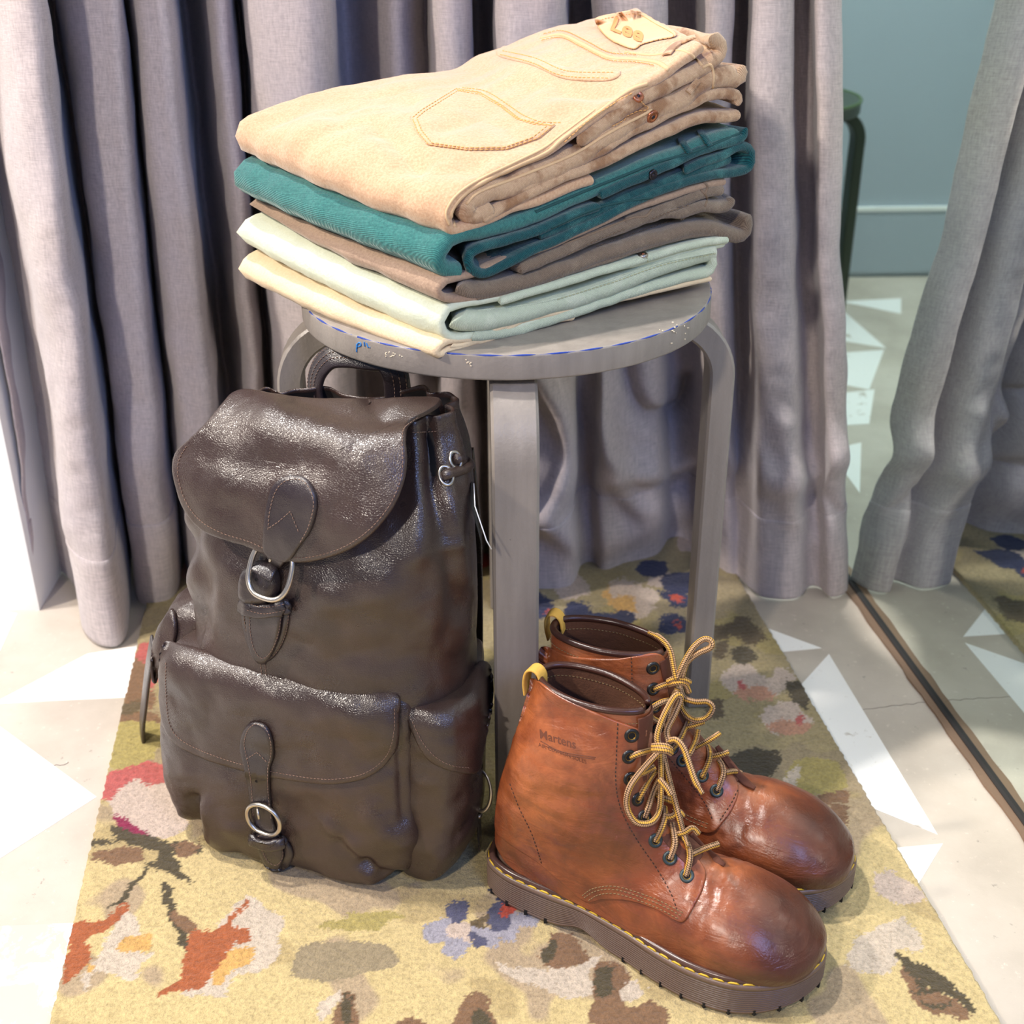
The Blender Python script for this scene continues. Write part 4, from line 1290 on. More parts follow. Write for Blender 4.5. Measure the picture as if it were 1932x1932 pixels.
rivet(tt_, (1204, 182), .0046, TR, M['copper'], M['gunmetal'])
rivet(tt_, (1231, 220), .0052, TR, M['copper'], M['gunmetal'])
# teal details
t2 = lj.tree()
rivet(t2, (1232, 330), .0042, lj.root, M['gunmetal'], M['gunmetal'])
for ln in (((1284, 264), (1290, 276), (1300, 290)), ((1320, 250), (1328, 262), (1338, 277))):
    V, F, uv = strip_on(t2, ln, .0052, .0016, .0012, arch=.0005); obj('belt_loop', V, F, M['teal'], lj.root, uv=uv)
a = Acc(); cord(t2, ((1010, 400), (1100, 362), (1180, 330), (1240, 306), (1298, 290), (1345, 272), (1400, 250)), .0012, acc=a)
cord(t2, ((1240, 372), (1180, 380), (1120, 395), (1040, 430)), .001, acc=a)
a.obj('seam', M['teal_thread'], lj.root, kind='stuff')
# taupe details
t3 = tj.tree(); a = Acc(); b = Acc()
cord(t3, ((1325, 342), (1335, 352), (1330, 366)), .0011, acc=a)
cord(t3, ((1322, 358), (1334, 372), (1330, 390)), .0011, acc=a)
cord(t3, ((1230, 395), (1218, 408), (1190, 412), (1120, 440), (1060, 462)), .001, acc=a)
a.obj('seam', M['taupe_thread'], tj.root, kind='stuff')
for ln in (((1300, 388), (1260, 400), (1230, 412)), ((1330, 408), (1280, 414), (1200, 440), (1120, 468)), ((1070, 480), (1120, 455), (1180, 430))):
    p, q = lay(t3, ln, .0006); dashes(b, p, q, .0028, .001, .0004)
b.obj('stitching', M['taupe_thread'], tj.root, kind='stuff')
# mint details
t4 = mj.tree(); a = Acc()
rivet(t4, (1213, 481), .0042, mj.root, M['nickel'], M['copper'])
for ln in (((1350, 478), (1250, 500), (1150, 535), (1050, 566)), ((1205, 462), (1216, 470), (1222, 494))):
    p, q = lay(t4, ln, .0005); dashes(a, p, q, .0028, .001, .0004)
a.obj('stitching', M['mint_thread'], mj.root, kind='stuff')
a = Acc(); cord(t4, ((1346, 476), (1240, 498), (1130, 538), (1020, 570), (900, 586)), .0010, acc=a); a.obj('seam', M['mint'], mj.root, kind='stuff')
# ------------------------------------------------------------------ backpack
BA, BD, BO = np.array([.94, -.342]), np.array([.342, .94]), np.array([-.19, .868])
BP = empty('leather_backpack', (-.17, .93, 0), 'dark brown leather backpack with silver buckles leaning by the stool legs', 'backpack')


def bw(a, b, z):
    a, b, z = np.broadcast_arrays(np.asarray(a, float), b, z)
    q = BO + a[..., None] * BA + b[..., None] * BD
    return np.concatenate([q, z[..., None]], -1)


def bloc(px, py, b):
    d = ray(px, py); t = ((BO + BD * b) @ BD) / (d[:2] @ BD)
    return CO + d * t


def clampleg(X):
    """the leather is pressed flat where it meets the stool leg"""
    X = X.copy()
    lim = -.0235 + np.clip((.835 - X[..., 1]) * 1.2, 0, .05)
    over = X[..., 0] - lim
    X[..., 0] = np.where(over > -.02, lim - .02 + .02 * np.tanh((over + .02) / .02), X[..., 0])
    return X


def loft(levels, n=160, m=90, power=2.7, dispf=None, capb=True, capt=True, inner=None, seed=0):
    L = smooth_line(levels, m)
    th = np.linspace(0, 2 * math.pi, n, endpoint=False)
    c, s = np.cos(th), np.sin(th)
    cx = np.sign(c) * np.abs(c) ** (2 / power); sx = np.sign(s) * np.abs(s) ** (2 / power)
    z, a0, a1, b0, b1 = L.T
    A = ((a0 + a1) / 2)[:, None] + ((a1 - a0) / 2)[:, None] * cx
    B = ((b0 + b1) / 2)[:, None] + ((b1 - b0) / 2)[:, None] * sx
    G = bw(A, B, np.repeat(z[:, None], n, 1))
    if dispf is not None:
        N = normals(G, True)
        cen = G.mean(1, keepdims=True)
        sg = np.sign(((G - cen)[..., :2] * N[..., :2]).sum(-1).mean())
        G = G + N * sg * dispf(A, B, np.repeat(z[:, None], n, 1), th[None], G)[..., None]
    G[..., 2] = np.maximum(G[..., 2], .0012)
    return G


def close_grid(G, capb=True, capt=True):
    m, n = G.shape[:2]
    V = G.reshape(-1, 3); F = gridfaces(m, n, wrap_j=True)
    ex = []
    if capb: V = np.vstack([V, G[0].mean(0)]); k = len(V) - 1; F += [(k, (j + 1) % n, j) for j in range(n)]
    if capt: V = np.vstack([V, G[-1].mean(0)]); k = len(V) - 1; o = (m - 1) * n; F += [(k, o + j, o + (j + 1) % n) for j in range(n)]
    return V, F


cre = [crease(l, w, a) for l, w, a in (
    (((345, 1020), (380, 1110), (360, 1180), (330, 1230)), 26, -.007), (((330, 1060), (350, 1010), (372, 985)), 18, -.004),
    (((790, 860), (800, 960), (790, 1040)), 22, .004), (((830, 900), (850, 1000), (880, 1080)), 20, .006), (((818, 830), (815, 930), (840, 1010)), 16, -.006),
    (((845, 1050), (860, 1130), (850, 1200)), 20, -.005), (((720, 1130), (800, 1160), (870, 1190)), 40, .003), (((440, 1080), (420, 1160), (400, 1230)), 30, .004),
    (((600, 1120), (680, 1120), (760, 1080)), 40, .003), (((560, 1220), (700, 1240), (860, 1250)), 30, -.003), (((880, 1100), (920, 1150), (915, 1200)), 16, .004))]
def bd(A, B, z, th, G):
    d = fnoise(G, .13, 71) * .006 * np.clip(z * 12, 0, 1) + fnoise(G, .045, 72) * .0014
    top = np.clip((z - .30) / .08, 0, 1)
    d = d + top * (.0045 * np.cos(th * 9 + 1.2) + .002 * np.cos(th * 17))
    side = (A > -.2)
    front = B < .05
    for c in cre: d = d + c(G) * front
    return d
LV = [(.001, -.070, .115, .02, .09), (.006, -.09, .132, .008, .108), (.03, -.100, .142, .0, .118), (.08, -.102, .146, -.014, .124), (.14, -.100, .148, -.026, .126), (.17, -.098, .149, -.034, .125), (.20, -.096, .151, -.037, .125), (.25, -.094, .155, -.034, .122), (.285, -.090, .155, -.031, .12),
      (.32, -.080, .152, -.020, .115), (.345, -.068, .147, -.006, .110), (.37, -.058, .141, .010, .104), (.388, -.052, .137, .018, .100), (.399, -.050, .136, .020, .098)]
G = loft(LV, dispf=bd, m=120, n=200)
rimlift = np.zeros(G.shape[:2])
loca = (G[..., :2] - BO) @ BA
G[..., 2] -= np.clip((G[..., 2] - .33) / .07, 0, 1) * .016 * np.clip((.10 - loca) / .04, 0, 1)
G = clampleg(G)
Gi = G[::-1][:34].copy(); cen = Gi.mean(1, keepdims=True)
dirn = cen - Gi; dirn[..., 2] = 0; dirn /= np.linalg.norm(dirn, axis=-1, keepdims=True)
Gi = Gi + dirn * .0032
top = (G[-1] + Gi[0]) / 2; top[:, 2] += .0012
GG = np.concatenate([G, top[None], Gi])
Vb, Fb = close_grid(GG)
nfi = len(G) + 1
ob = obj('body', Vb, Fb, M['bag'], BP)
ob.data.materials.append(M['bag_in'])
mi = np.zeros(len(ob.data.polygons), dtype=np.int32)
nn_ = GG.shape[1]
mi[(len(G) + 2) * nn_:] = 1; mi[-2 * nn_:-nn_] = 0
ob.data.polygons.foreach_set('material_index', mi)
btree = bvh(Vb, Fb)

# front pocket
prc = [crease(l, w, a) for l, w, a in (
    (((365, 1510), (368, 1560), (372, 1600)), 13, -.010), (((335, 1540), (345, 1580)), 10, .003), (((390, 1520), (400, 1570), (420, 1600)), 18, .004), (((690, 1630), (720, 1655), (790, 1660)), 12, -.008), (((620, 1560), (670, 1610), (700, 1650)), 16, .004),
    (((750, 1340), (755, 1420), (760, 1540)), 10, -.003), (((700, 1540), (740, 1580), (800, 1560)), 26, .005), (((640, 1590), (690, 1640)), 12, -.005), (((540, 1480), (620, 1500), (700, 1480)), 26, .002), (((430, 1480), (440, 1560)), 26, .003))]
def pdsp(A, B, z, th, G):
    d = fnoise(G, .09, 75) * .0028 * np.clip(z * 25, 0, 1) + fnoise(G, .035, 76) * .0011
    low = np.clip((.05 - z) / .05, 0, 1)
    d = d + low * .0007 * np.cos(A * 95 + fnoise(G, .08, 77) * 3)
    for c in prc: d = d + c(G) * (B < .01)
    return d
LVp = [(.0015, -.060, .100, -.036, .03), (.005, -.080, .114, -.046, .03), (.02, -.100, .121, -.051, .03), (.05, -.112, .123, -.050, .03), (.10, -.112, .124, -.046, .03), (.15, -.104, .124, -.043, .03), (.165, -.100, .124, -.043, .03), (.178, -.095, .123, -.041, .03), (.186, -.092, .121, -.036, .028), (.190, -.088, .118, -.030, .026)]
Gp = loft(LVp, dispf=pdsp, m=90, n=180, power=3.4)
Gp[..., 2] *= 1 - .012 * np.clip(((Gp[..., :2] - BO) @ BA) / .12, -.2, 1)
Vp, Fp = close_grid(Gp)
fp = obj('front_pocket', Vp, Fp, M['bag'], BP)
ptree_ = bvh(Vp, Fp)
# side pockets
def sd(A, B, z, th, G): return fnoise(G, .06, 78) * .0024 * np.clip(z * 25, 0, 1) + fnoise(G, .03, 79) * .001
LVr = [(.002, .10, .138, -.012, .09), (.012, .10, .152, -.026, .108), (.06, .10, .166, -.027, .115), (.11, .10, .170, -.024, .115), (.155, .10, .169, -.022, .112), (.178, .10, .166, -.020, .106), (.186, .10, .160, -.016, .098)]
Gr = loft(LVr, dispf=sd, m=60, n=120, power=3)
Gr[..., 2] *= .93
Gr = clampleg(Gr)
Vr, Fr = close_grid(Gr); spr = obj('side_pocket', Vr, Fr, M['bag'], BP); rtree = bvh(Vr, Fr)
LVl = [(.002, -.118, -.07, .02, .09), (.012, -.128, -.07, .008, .10), (.06, -.136, -.07, .0, .108), (.12, -.138, -.07, .0, .108), (.165, -.136, -.07, .004, .104), (.19, -.128, -.07, .012, .098), (.20, -.118, -.07, .02, .09)]
Gl = loft(LVl, dispf=sd, m=60, n=120, power=3)
Vl, Fl = close_grid(Gl); spl = obj('side_pocket', Vl, Fl, M['bag'], BP); ltree = bvh(Vl, Fl)


def stitched(tree, outline, parent, off, k=.94, mat='thread', closed=True, n=None, length=.0022, rr_=.0003, smooth=True, keep=None):
    a = Acc(); c = np.mean(outline, 0)
    o = [c + (np.array(q, float) - c) * k for q in outline]
    if keep: o = o[keep[0]:keep[1]]; closed = False
    ln = smooth_line(o, 220, True) if (closed and smooth) else (smooth_line(o, 200) if smooth else np.array(o))
    if closed: ln = np.vstack([ln, ln[:1]])
    p, q = lay(tree, ln, off, n=n or 260, smooth=False); dashes(a, p, q, length, .0009, rr_)
    return a.obj('stitching', M[mat], parent, kind='stuff')


# front pocket flap, right and left side flaps
FP1 = [(314, 1218), (352, 1224), (432, 1248), (522, 1273), (621, 1294), (701, 1307), (752, 1314), (750, 1380), (738, 1425), (710, 1455), (670, 1472), (610, 1477), (530, 1466), (450, 1448), (380, 1425), (335, 1400), (314, 1365), (308, 1300)]
def flap_on(tree, outline, t, off, lv=26, n=220, nsm=1, name='pocket_flap', parent=BP, mat='bag', edge=None, puff=0, spine=None):
    V, F, uv = patch(tree, outline, t, off, levels=lv, n=n, nsmooth=nsm, edge=edge, puff=puff, spine=spine)
    return obj(name, V, F, M[mat], parent), bvh(V, F)
pf, pft = flap_on(ptree_, FP1, .0032, .0018, edge=.004, spine=[(400, 1330), (660, 1390)])
stitched(pft, [(313, 1250), (313, 1300), (319, 1362), (338, 1393), (384, 1418), (452, 1441), (530, 1459), (610, 1470), (668, 1465), (705, 1449), (732, 1421), (743, 1380), (744, 1330)], pf, .0002, 1.0, closed=False)
FP2 = [(757, 1314), (800, 1301), (850, 1285), (893, 1264), (914, 1250), (924, 1300), (916, 1360), (904, 1420), (893, 1456), (850, 1451), (818, 1436), (795, 1410), (778, 1375), (766, 1345)]
sf, sft = flap_on(rtree, FP2, .003, .0018, lv=20, n=160, edge=.004)
stitched(sft, [(763, 1330), (772, 1347), (784, 1374), (800, 1404), (823, 1429), (852, 1444), (888, 1449)], sf, .0002, 1.0, closed=False)
FP3 = [(296, 1290), (291, 1250), (298, 1205), (312, 1172), (330, 1150), (336, 1190), (326, 1225), (310, 1238), (304, 1270)]
lf, lft = flap_on(ltree, FP3, .003, .0015, lv=10, n=80, edge=.003)

# main flap on its own formed surface
prof = smooth_line([(.082, .394), (.062, .402), (.03, .406), (.002, .402), (-.018, .388), (-.031, .366), (-.038, .340), (-.041, .31), (-.041, .28), (-.041, .25)], 70)
aa = np.linspace(-.085, .165, 70)
AA, ii_ = np.meshgrid(aa, np.arange(70), indexing='xy')
Bf = np.repeat(prof[:, :1], 70, 1); Zf = np.repeat(prof[:, 1:], 70, 1)
Bf = Bf + .05 * np.clip(np.abs(AA - .045) / .11, 0, 1.4) ** 3 * .35
FG = bw(AA, Bf, Zf - .004 * (np.abs(AA - .04) / .11) ** 3)
NF = normals(FG)
if NF[35, 35] @ np.array([-.3, -.94, .3]) < 0: NF = -NF
fc = [crease(l, w, a) for l, w, a in ((((520, 800), (600, 830), (700, 860), (790, 830)), 40, .006), (((360, 850), (480, 880), (600, 870)), 34, -.003), (((700, 760), (730, 790), (800, 800)), 20, -.005), (((420, 900), (400, 960), (420, 1010)), 30, .003), (((560, 760), (640, 790), (720, 800)), 22, -.003))]
dF = fnoise(FG, .13, 81) * .003 + fnoise(FG, .04, 82) * .001
for c in fc: dF = dF + c(FG)
FG = FG + NF * dF[..., None]
ftree = bvh(FG.reshape(-1, 3), gridfaces(70, 70))
FO = [(470, 739), (520, 748), (600, 756), (700, 757), (780, 755), (829, 757), (828, 768), (806, 782), (786, 792), (770, 806), (766, 830), (768, 870), (762, 910), (742, 958), (705, 1004), (660, 1036), (610, 1054), (560, 1060), (510, 1048), (462, 1028), (410, 1012), (372, 990), (348, 955), (334, 915), (328, 880), (336, 852), (362, 826), (396, 794), (420, 765), (440, 745)]
fl, flt = flap_on(ftree, FO, .0034, .0, lv=34, n=300, nsm=0, name='flap', edge=.0035)
stitched(flt, [(352, 842), (338, 868), (336, 900), (350, 945), (378, 982), (420, 1006), (468, 1021), (512, 1040), (560, 1052), (608, 1046), (656, 1028), (700, 996), (735, 953), (755, 907), (760, 870), (759, 828), (764, 806), (790, 786)], fl, .0002, 1.0, closed=False)
# rim of the sack: stitched hem line and front corner
a = Acc()
p, q = lay(btree, ((778, 816), (800, 815), (828, 813)), .0003); dashes(a, p, q, .0022, .0009, .0003)
for ln in (((492, 1252), (494, 1268), (495, 1284)), ((500, 1252), (502, 1268), (503, 1284))):
    p, q = lay(btree, ln, .0003); dashes(a, p, q, .0022, .0009, .0003)
a.obj('stitching', M['thread'], ob, kind='stuff')

# ---- straps and buckles
def hole(tree, q, r, parent, off=.0003):
    h = cast(tree, q)
    n = h[1]; x = np.cross(n, [0, 0, 1.]); x /= np.linalg.norm(x); y = np.cross(n, x)
    t = np.linspace(0, 6.2832, 16, endpoint=False)
    V = [h[0] + n * off + x * r * math.cos(k) + y * r * math.sin(k) for k in t] + [h[0] + n * (off - .001) + x * r * .6 * math.cos(k) + y * r * .6 * math.sin(k) for k in t]
    return obj('strap_hole', V, [tuple(range(16))] + [(i, (i + 1) % 16, 16 + (i + 1) % 16, 16 + i) for i in range(16)], M['hole'], parent)


def buckle(c, n, up, rx, ry, r, parent, prong=None, power=2.3):
    V, F, uv = ring_on(c, n, up, rx, ry, r, power=power)
    o = obj('buckle', V, F, M['nickel'], parent)
    if prong is not None:
        V, F, uv = tube(smooth_line(prong, 12), np.linspace(r * .75, r * .55, 12), 8); obj('buckle_prong', V, F, M['nickel'], o)
    return o


T1 = [(556, 897), (580, 903), (597, 930), (599, 960), (588, 1000), (566, 1032), (548, 1056), (522, 1054), (500, 1040), (499, 1005), (502, 965), (512, 925), (532, 903)]
ts, tst = flap_on(flt, T1, .0032, .0006, lv=12, n=110, name='closing_strap', mat='bag_smooth', edge=.0028, spine=[(553, 930), (525, 1030)])
stitched(tst, [(506, 1000), (509, 966), (519, 930), (535, 910), (556, 904), (575, 910), (589, 933), (591, 960), (581, 996), (566, 1024)], ts, .0002, 1.0, closed=False, n=200)
a = Acc(); p, q = lay(tst, ((508, 996), (525, 985), (548, 965), (556, 985), (564, 1004)), .0003, smooth=False); dashes(a, p, q, .0022, .0009, .0003); a.obj('stitching', M['thread'], ts, kind='stuff')
# body-side tongue
T2 = [(462, 1128), (500, 1136), (542, 1128), (547, 1160), (540, 1200), (522, 1235), (500, 1248), (480, 1236), (466, 1205), (458, 1165)]
bk, bkt = flap_on(btree, T2, .003, .0004, lv=10, n=90, name='strap_backing', mat='bag_smooth', edge=.0025)
stitched(bkt, T2, bk, .0002, .93, n=180)
T3 = [(470, 1120), (500, 1126), (534, 1120), (534, 1160), (528, 1200), (514, 1235), (496, 1251), (480, 1238), (470, 1205), (467, 1160)]
se, set_ = flap_on([bkt, btree], T3, .003, .0012, lv=10, n=90, name='strap_end', mat='bag_smooth', edge=.0025)
stitched(set_, T3, se, .0002, .87, n=180)
T4 = [(478, 1066), (500, 1062), (522, 1068), (531, 1090), (528, 1118), (512, 1132), (480, 1130), (460, 1118), (457, 1096), (464, 1078)]
lp, lpt = flap_on(btree, T4, .012, .002, lv=12, n=90, name='strap_loop', mat='bag_smooth', edge=.008)
hole(lpt, (484, 1093), .0013, lp)
V, F, uv = strip_on([lpt, flt, btree], ((524, 1040), (512, 1056), (502, 1072), (494, 1086)), .0185, .003, .0008, arch=.0008); st = obj('strap_bridge', V, F, M['bag_smooth'], BP)
T5 = [(458, 1132), (500, 1141), (546, 1133), (548, 1154), (500, 1164), (460, 1155)]
kp, kpt = flap_on([set_, bkt, btree], T5, .0034, .0018, lv=8, n=80, name='keeper_loop', mat='bag_smooth', edge=.0025, spine=[(475, 1145), (532, 1145)])
a = Acc()
for ln in (((466, 1138), (500, 1146), (540, 1139)), ((466, 1151), (500, 1158), (541, 1150))):
    p, q = lay(kpt, ln, .0002); dashes(a, p, q, .002, .0009, .0003)
a.obj('stitching', M['thread'], kp, kind='stuff')
hc = cast(lpt, (500, 1082)); fnr = np.array([-.30, -.86, .42]); fnr /= np.linalg.norm(fnr)
def onray(q, d_): r_ = ray(*q); r_ /= np.linalg.norm(r_); return CO + r_ * d_
dist = hc[2] - .006
bc = onray((510, 1078), dist)
buckle(bc, fnr, np.array([.12, 0, 1.]), .0172, .0208, .0021, ts, prong=[onray((513, 1030), dist - .001), onray((512, 1046), dist - .004), onray((509, 1060), dist - .002)], power=2.6)

# lower buckle on the front pocket
T6 = [(486, 1361), (505, 1369), (516, 1395), (518, 1425), (511, 1452), (512, 1500), (516, 1540), (524, 1575), (500, 1582), (480, 1575), (474, 1530), (469, 1480), (462, 1440), (455, 1405), (460, 1378), (472, 1363)]
s2, s2t = flap_on([pft, ptree_], T6, .0032, .0008, lv=12, n=140, name='closing_strap', mat='bag_smooth', edge=.0028, spine=[(487, 1395), (488, 1450), (497, 1560)])
stitched(s2t, [(478, 1540), (474, 1480), (468, 1440), (461, 1405), (466, 1381), (476, 1369), (486, 1367), (501, 1375), (510, 1397), (511, 1425), (505, 1452), (506, 1500), (511, 1545)], s2, .0002, 1.0, closed=False)
a = Acc(); p, q = lay(s2t, ((465, 1432), (478, 1424), (485, 1419), (494, 1428), (504, 1438)), .0003, smooth=False); dashes(a, p, q, .0022, .0009, .0003); a.obj('stitching', M['thread'], s2, kind='stuff')
hole(s2t, (484, 1474), .0013, s2)
T7 = [(486, 1580), (530, 1578), (548, 1592), (554, 1612), (545, 1632), (525, 1641), (505, 1634), (492, 1612)]
b2_, b2t = flap_on(ptree_, T7, .003, .0006, lv=8, n=80, name='strap_backing', mat='bag_smooth', edge=.0025)
T8 = [(482, 1575), (525, 1572), (534, 1595), (536, 1618), (524, 1636), (506, 1630), (494, 1610)]
s3, s3t = flap_on([b2t, ptree_, s2t], T8, .003, .0012, lv=8, n=80, name='strap_end', mat='bag_smooth', edge=.0025)
stitched(s3t, T8, s3, .0002, .86, n=120)
T9 = [(472, 1572), (500, 1583), (528, 1578), (538, 1578), (539, 1592), (520, 1600), (495, 1598), (474, 1587)]
k2, k2t = flap_on([s3t, b2t, s2t, ptree_], T9, .0036, .0022, lv=8, n=80, name='keeper_loop', mat='bag_smooth', edge=.0025, spine=[(484, 1581), (528, 1588)])
hc = cast(s2t, (497, 1545)); dist = hc[2] - .0035
buckle(onray((497, 1547), dist), hc[1], np.array([.15, 0, 1.]), .0158, .0145, .0019, s2, prong=[onray((486, 1522), dist - .001), onray((487, 1534), dist - .003), onray((489, 1545), dist - .001)], power=2.1)

# grab handle
hp = np.array([bloc(*q, .104) for q in ((612, 775), (600, 750), (597, 722), (606, 694), (628, 673), (660, 662), (700, 662), (728, 676), (744, 702), (750, 735), (748, 775))])
hp[:, 2] = np.minimum(hp[:, 2], .4135)
hp = smooth_line(hp, 60)
T = np.gradient(hp, axis=0); T /= np.linalg.norm(T, axis=1)[:, None]
sid = bw(.0, .0, 0); ddir = np.array([BD[0], BD[1], 0])
nr = np.cross(T, ddir); nr /= np.linalg.norm(nr, axis=1)[:, None]
nrt = nr * np.sign((nr * (hp - hp.mean(0))).sum(1).mean())
G_ = []
V, F, uv = strap(hp, nrt * .55 - ddir * .84, np.full(60, .021), .0042, 0, .0015)
hd = obj('grab_handle', V, F, M['bag_smooth'], BP)
hpn = nrt * .55 - ddir * .84; hpn /= np.linalg.norm(hpn, axis=1)[:, None]
a = Acc(); S_ = np.cross(T, hpn); S_ /= np.linalg.norm(S_, axis=1)[:, None]
for k in (-.007, -.002, .003): dashes(a, hp + S_ * k + hpn * .0044, hpn, .0024, .001, .0003)
a.obj('stitching', M['thread'], hd, kind='stuff')

# shoulder strap edge behind, drawstring with eyelets, hang tag
ss = smooth_line([bloc(*q, b) for q, b in (((866, 840), .112), ((888, 940), .128), ((905, 1010), .135), ((912, 1080), .135), ((908, 1180), .13), ((895, 1300), .125))], 50)
ss = clampleg(ss)
T = np.gradient(ss, axis=0); nr = np.cross(T, [0.94, -.34, 0]); nr /= np.linalg.norm(nr, axis=1)[:, None]
V, F, uv = strap(ss, nr, np.full(50, .032), .006, 0, .002); V = clampleg(V)
obj('shoulder_strap', V, F, M['bag_smooth'], BP)
def eyering(q, rx, ry, r, name, mat, nv=None):
    h = cast(btree, q); n = h[1] if nv is None else nv
    V, F, uv = ring_on(h[0] + n * .001, n, np.array([0, 0, 1.]), rx, ry, r); o = obj(name, V, F, M[mat], BP)
    return h, o
h1, e1 = eyering((841, 898), .0050, .0072, .0013, 'drawstring_eyelet', 'nickel')
h2, e2 = eyering((858, 868), .0045, .0062, .0013, 'drawstring_eyelet', 'nickel')
c1 = h1[0]
V, F, uv = tube(smooth_line([c1 - h1[1] * .002, c1 + h1[1] * .004, onray((862, 890), h1[2] + .008), onray((880, 883), h1[2] + .018), onray((886, 876), h1[2] + .028), onray((876, 868), h1[2] + .030), onray((862, 866), h2[2] - .002)], 40), .0040, 10)
obj('drawstring', V, F, M['bag'], BP)
tg = np.array([onray(q, d_) for q, d_ in (((894, 912), h1[2] + .022), ((899, 908), h1[2] + .030), ((925, 1000), h1[2] + .020), ((927, 1036), h1[2] + .010), ((918, 1020), h1[2] + .006), ((896, 955), h1[2] + .012))])
tn = np.cross(tg[2] - tg[0], tg[4] - tg[0]); tn /= np.linalg.norm(tn)
V = np.concatenate([tg, tg + tn * .0006]); V = clampleg(V)
o = obj('hang_tag', V, [tuple(range(6)), tuple(range(6, 12))[::-1]] + [(i, 6 + i, 6 + (i + 1) % 6, (i + 1) % 6) for i in range(6)], M['tagm'], BP, smooth=False)
V, F, uv = tube(np.array([tg[0], tg[5], tg[4], tg[3]]), .0005, 5); obj('tag_edge', V, F, M['tagw'], o)
V, F, uv = tube(np.array([onray((897, 888), h1[2] + .02), tg[0]]), .0004, 5); obj('tag_cord', V, F, M['hole'], o)

# side straps with their buckles, hanging free at both flanks
def side_strap(line, b, nrm, ringc, rx, ry, rn, name='side_strap', w=.02, tail=None):
    p = smooth_line([bloc(*q, bb) for q, bb in zip(line, b)], 40)
    V, F, uv = strap(p, np.repeat(np.array([nrm], float), 40, 0), np.full(40, w), .0034, 0, .0005); V = clampleg(V)
    o = obj(name, V, F, M['bag_smooth'], BP)
    V, F, uv = ring_on(ringc, rn / np.linalg.norm(rn), np.array([0, 0, 1.]), rx, ry, .0018); V = clampleg(V)
    obj('buckle', V, F, M['nickel'], o)
    return o
side_strap(((292, 1212), (283, 1262), (276, 1320), (271, 1370), (275, 1420), (283, 1464)), (.06, .064, .068, .07, .07, .07), (-.9, -.35, .1), bloc(282, 1420, .07), .014, .009, np.array([.25, -.3, .9]))
side_strap(((922, 1342), (913, 1375), (906, 1410), (903, 1450)), (.035,) * 4, (.9, -.35, .2), bloc(911, 1492, .02), .0105, .0185, np.array([-.85, -.9, .3]))
side_strap(((908, 1530), (910, 1560), (912, 1598)), (.03,) * 3, (.9, -.35, .2), bloc(908, 1535, .028), .008, .003, np.array([0, -.3, 1.]), name='side_strap', w=.012)
# ------------------------------------------------------------------ boots
OUT = np.array([(0, .0), (.006, .10), (.02, .19), (.05, .27), (.12, .325), (.22, .335), (.35, .335), (.48, .38), (.6, .455), (.7, .497), (.8, .485), (.88, .415), (.94, .31), (.975, .20), (.994, .09), (1, 0)])
BL, BW_ = .284, .110


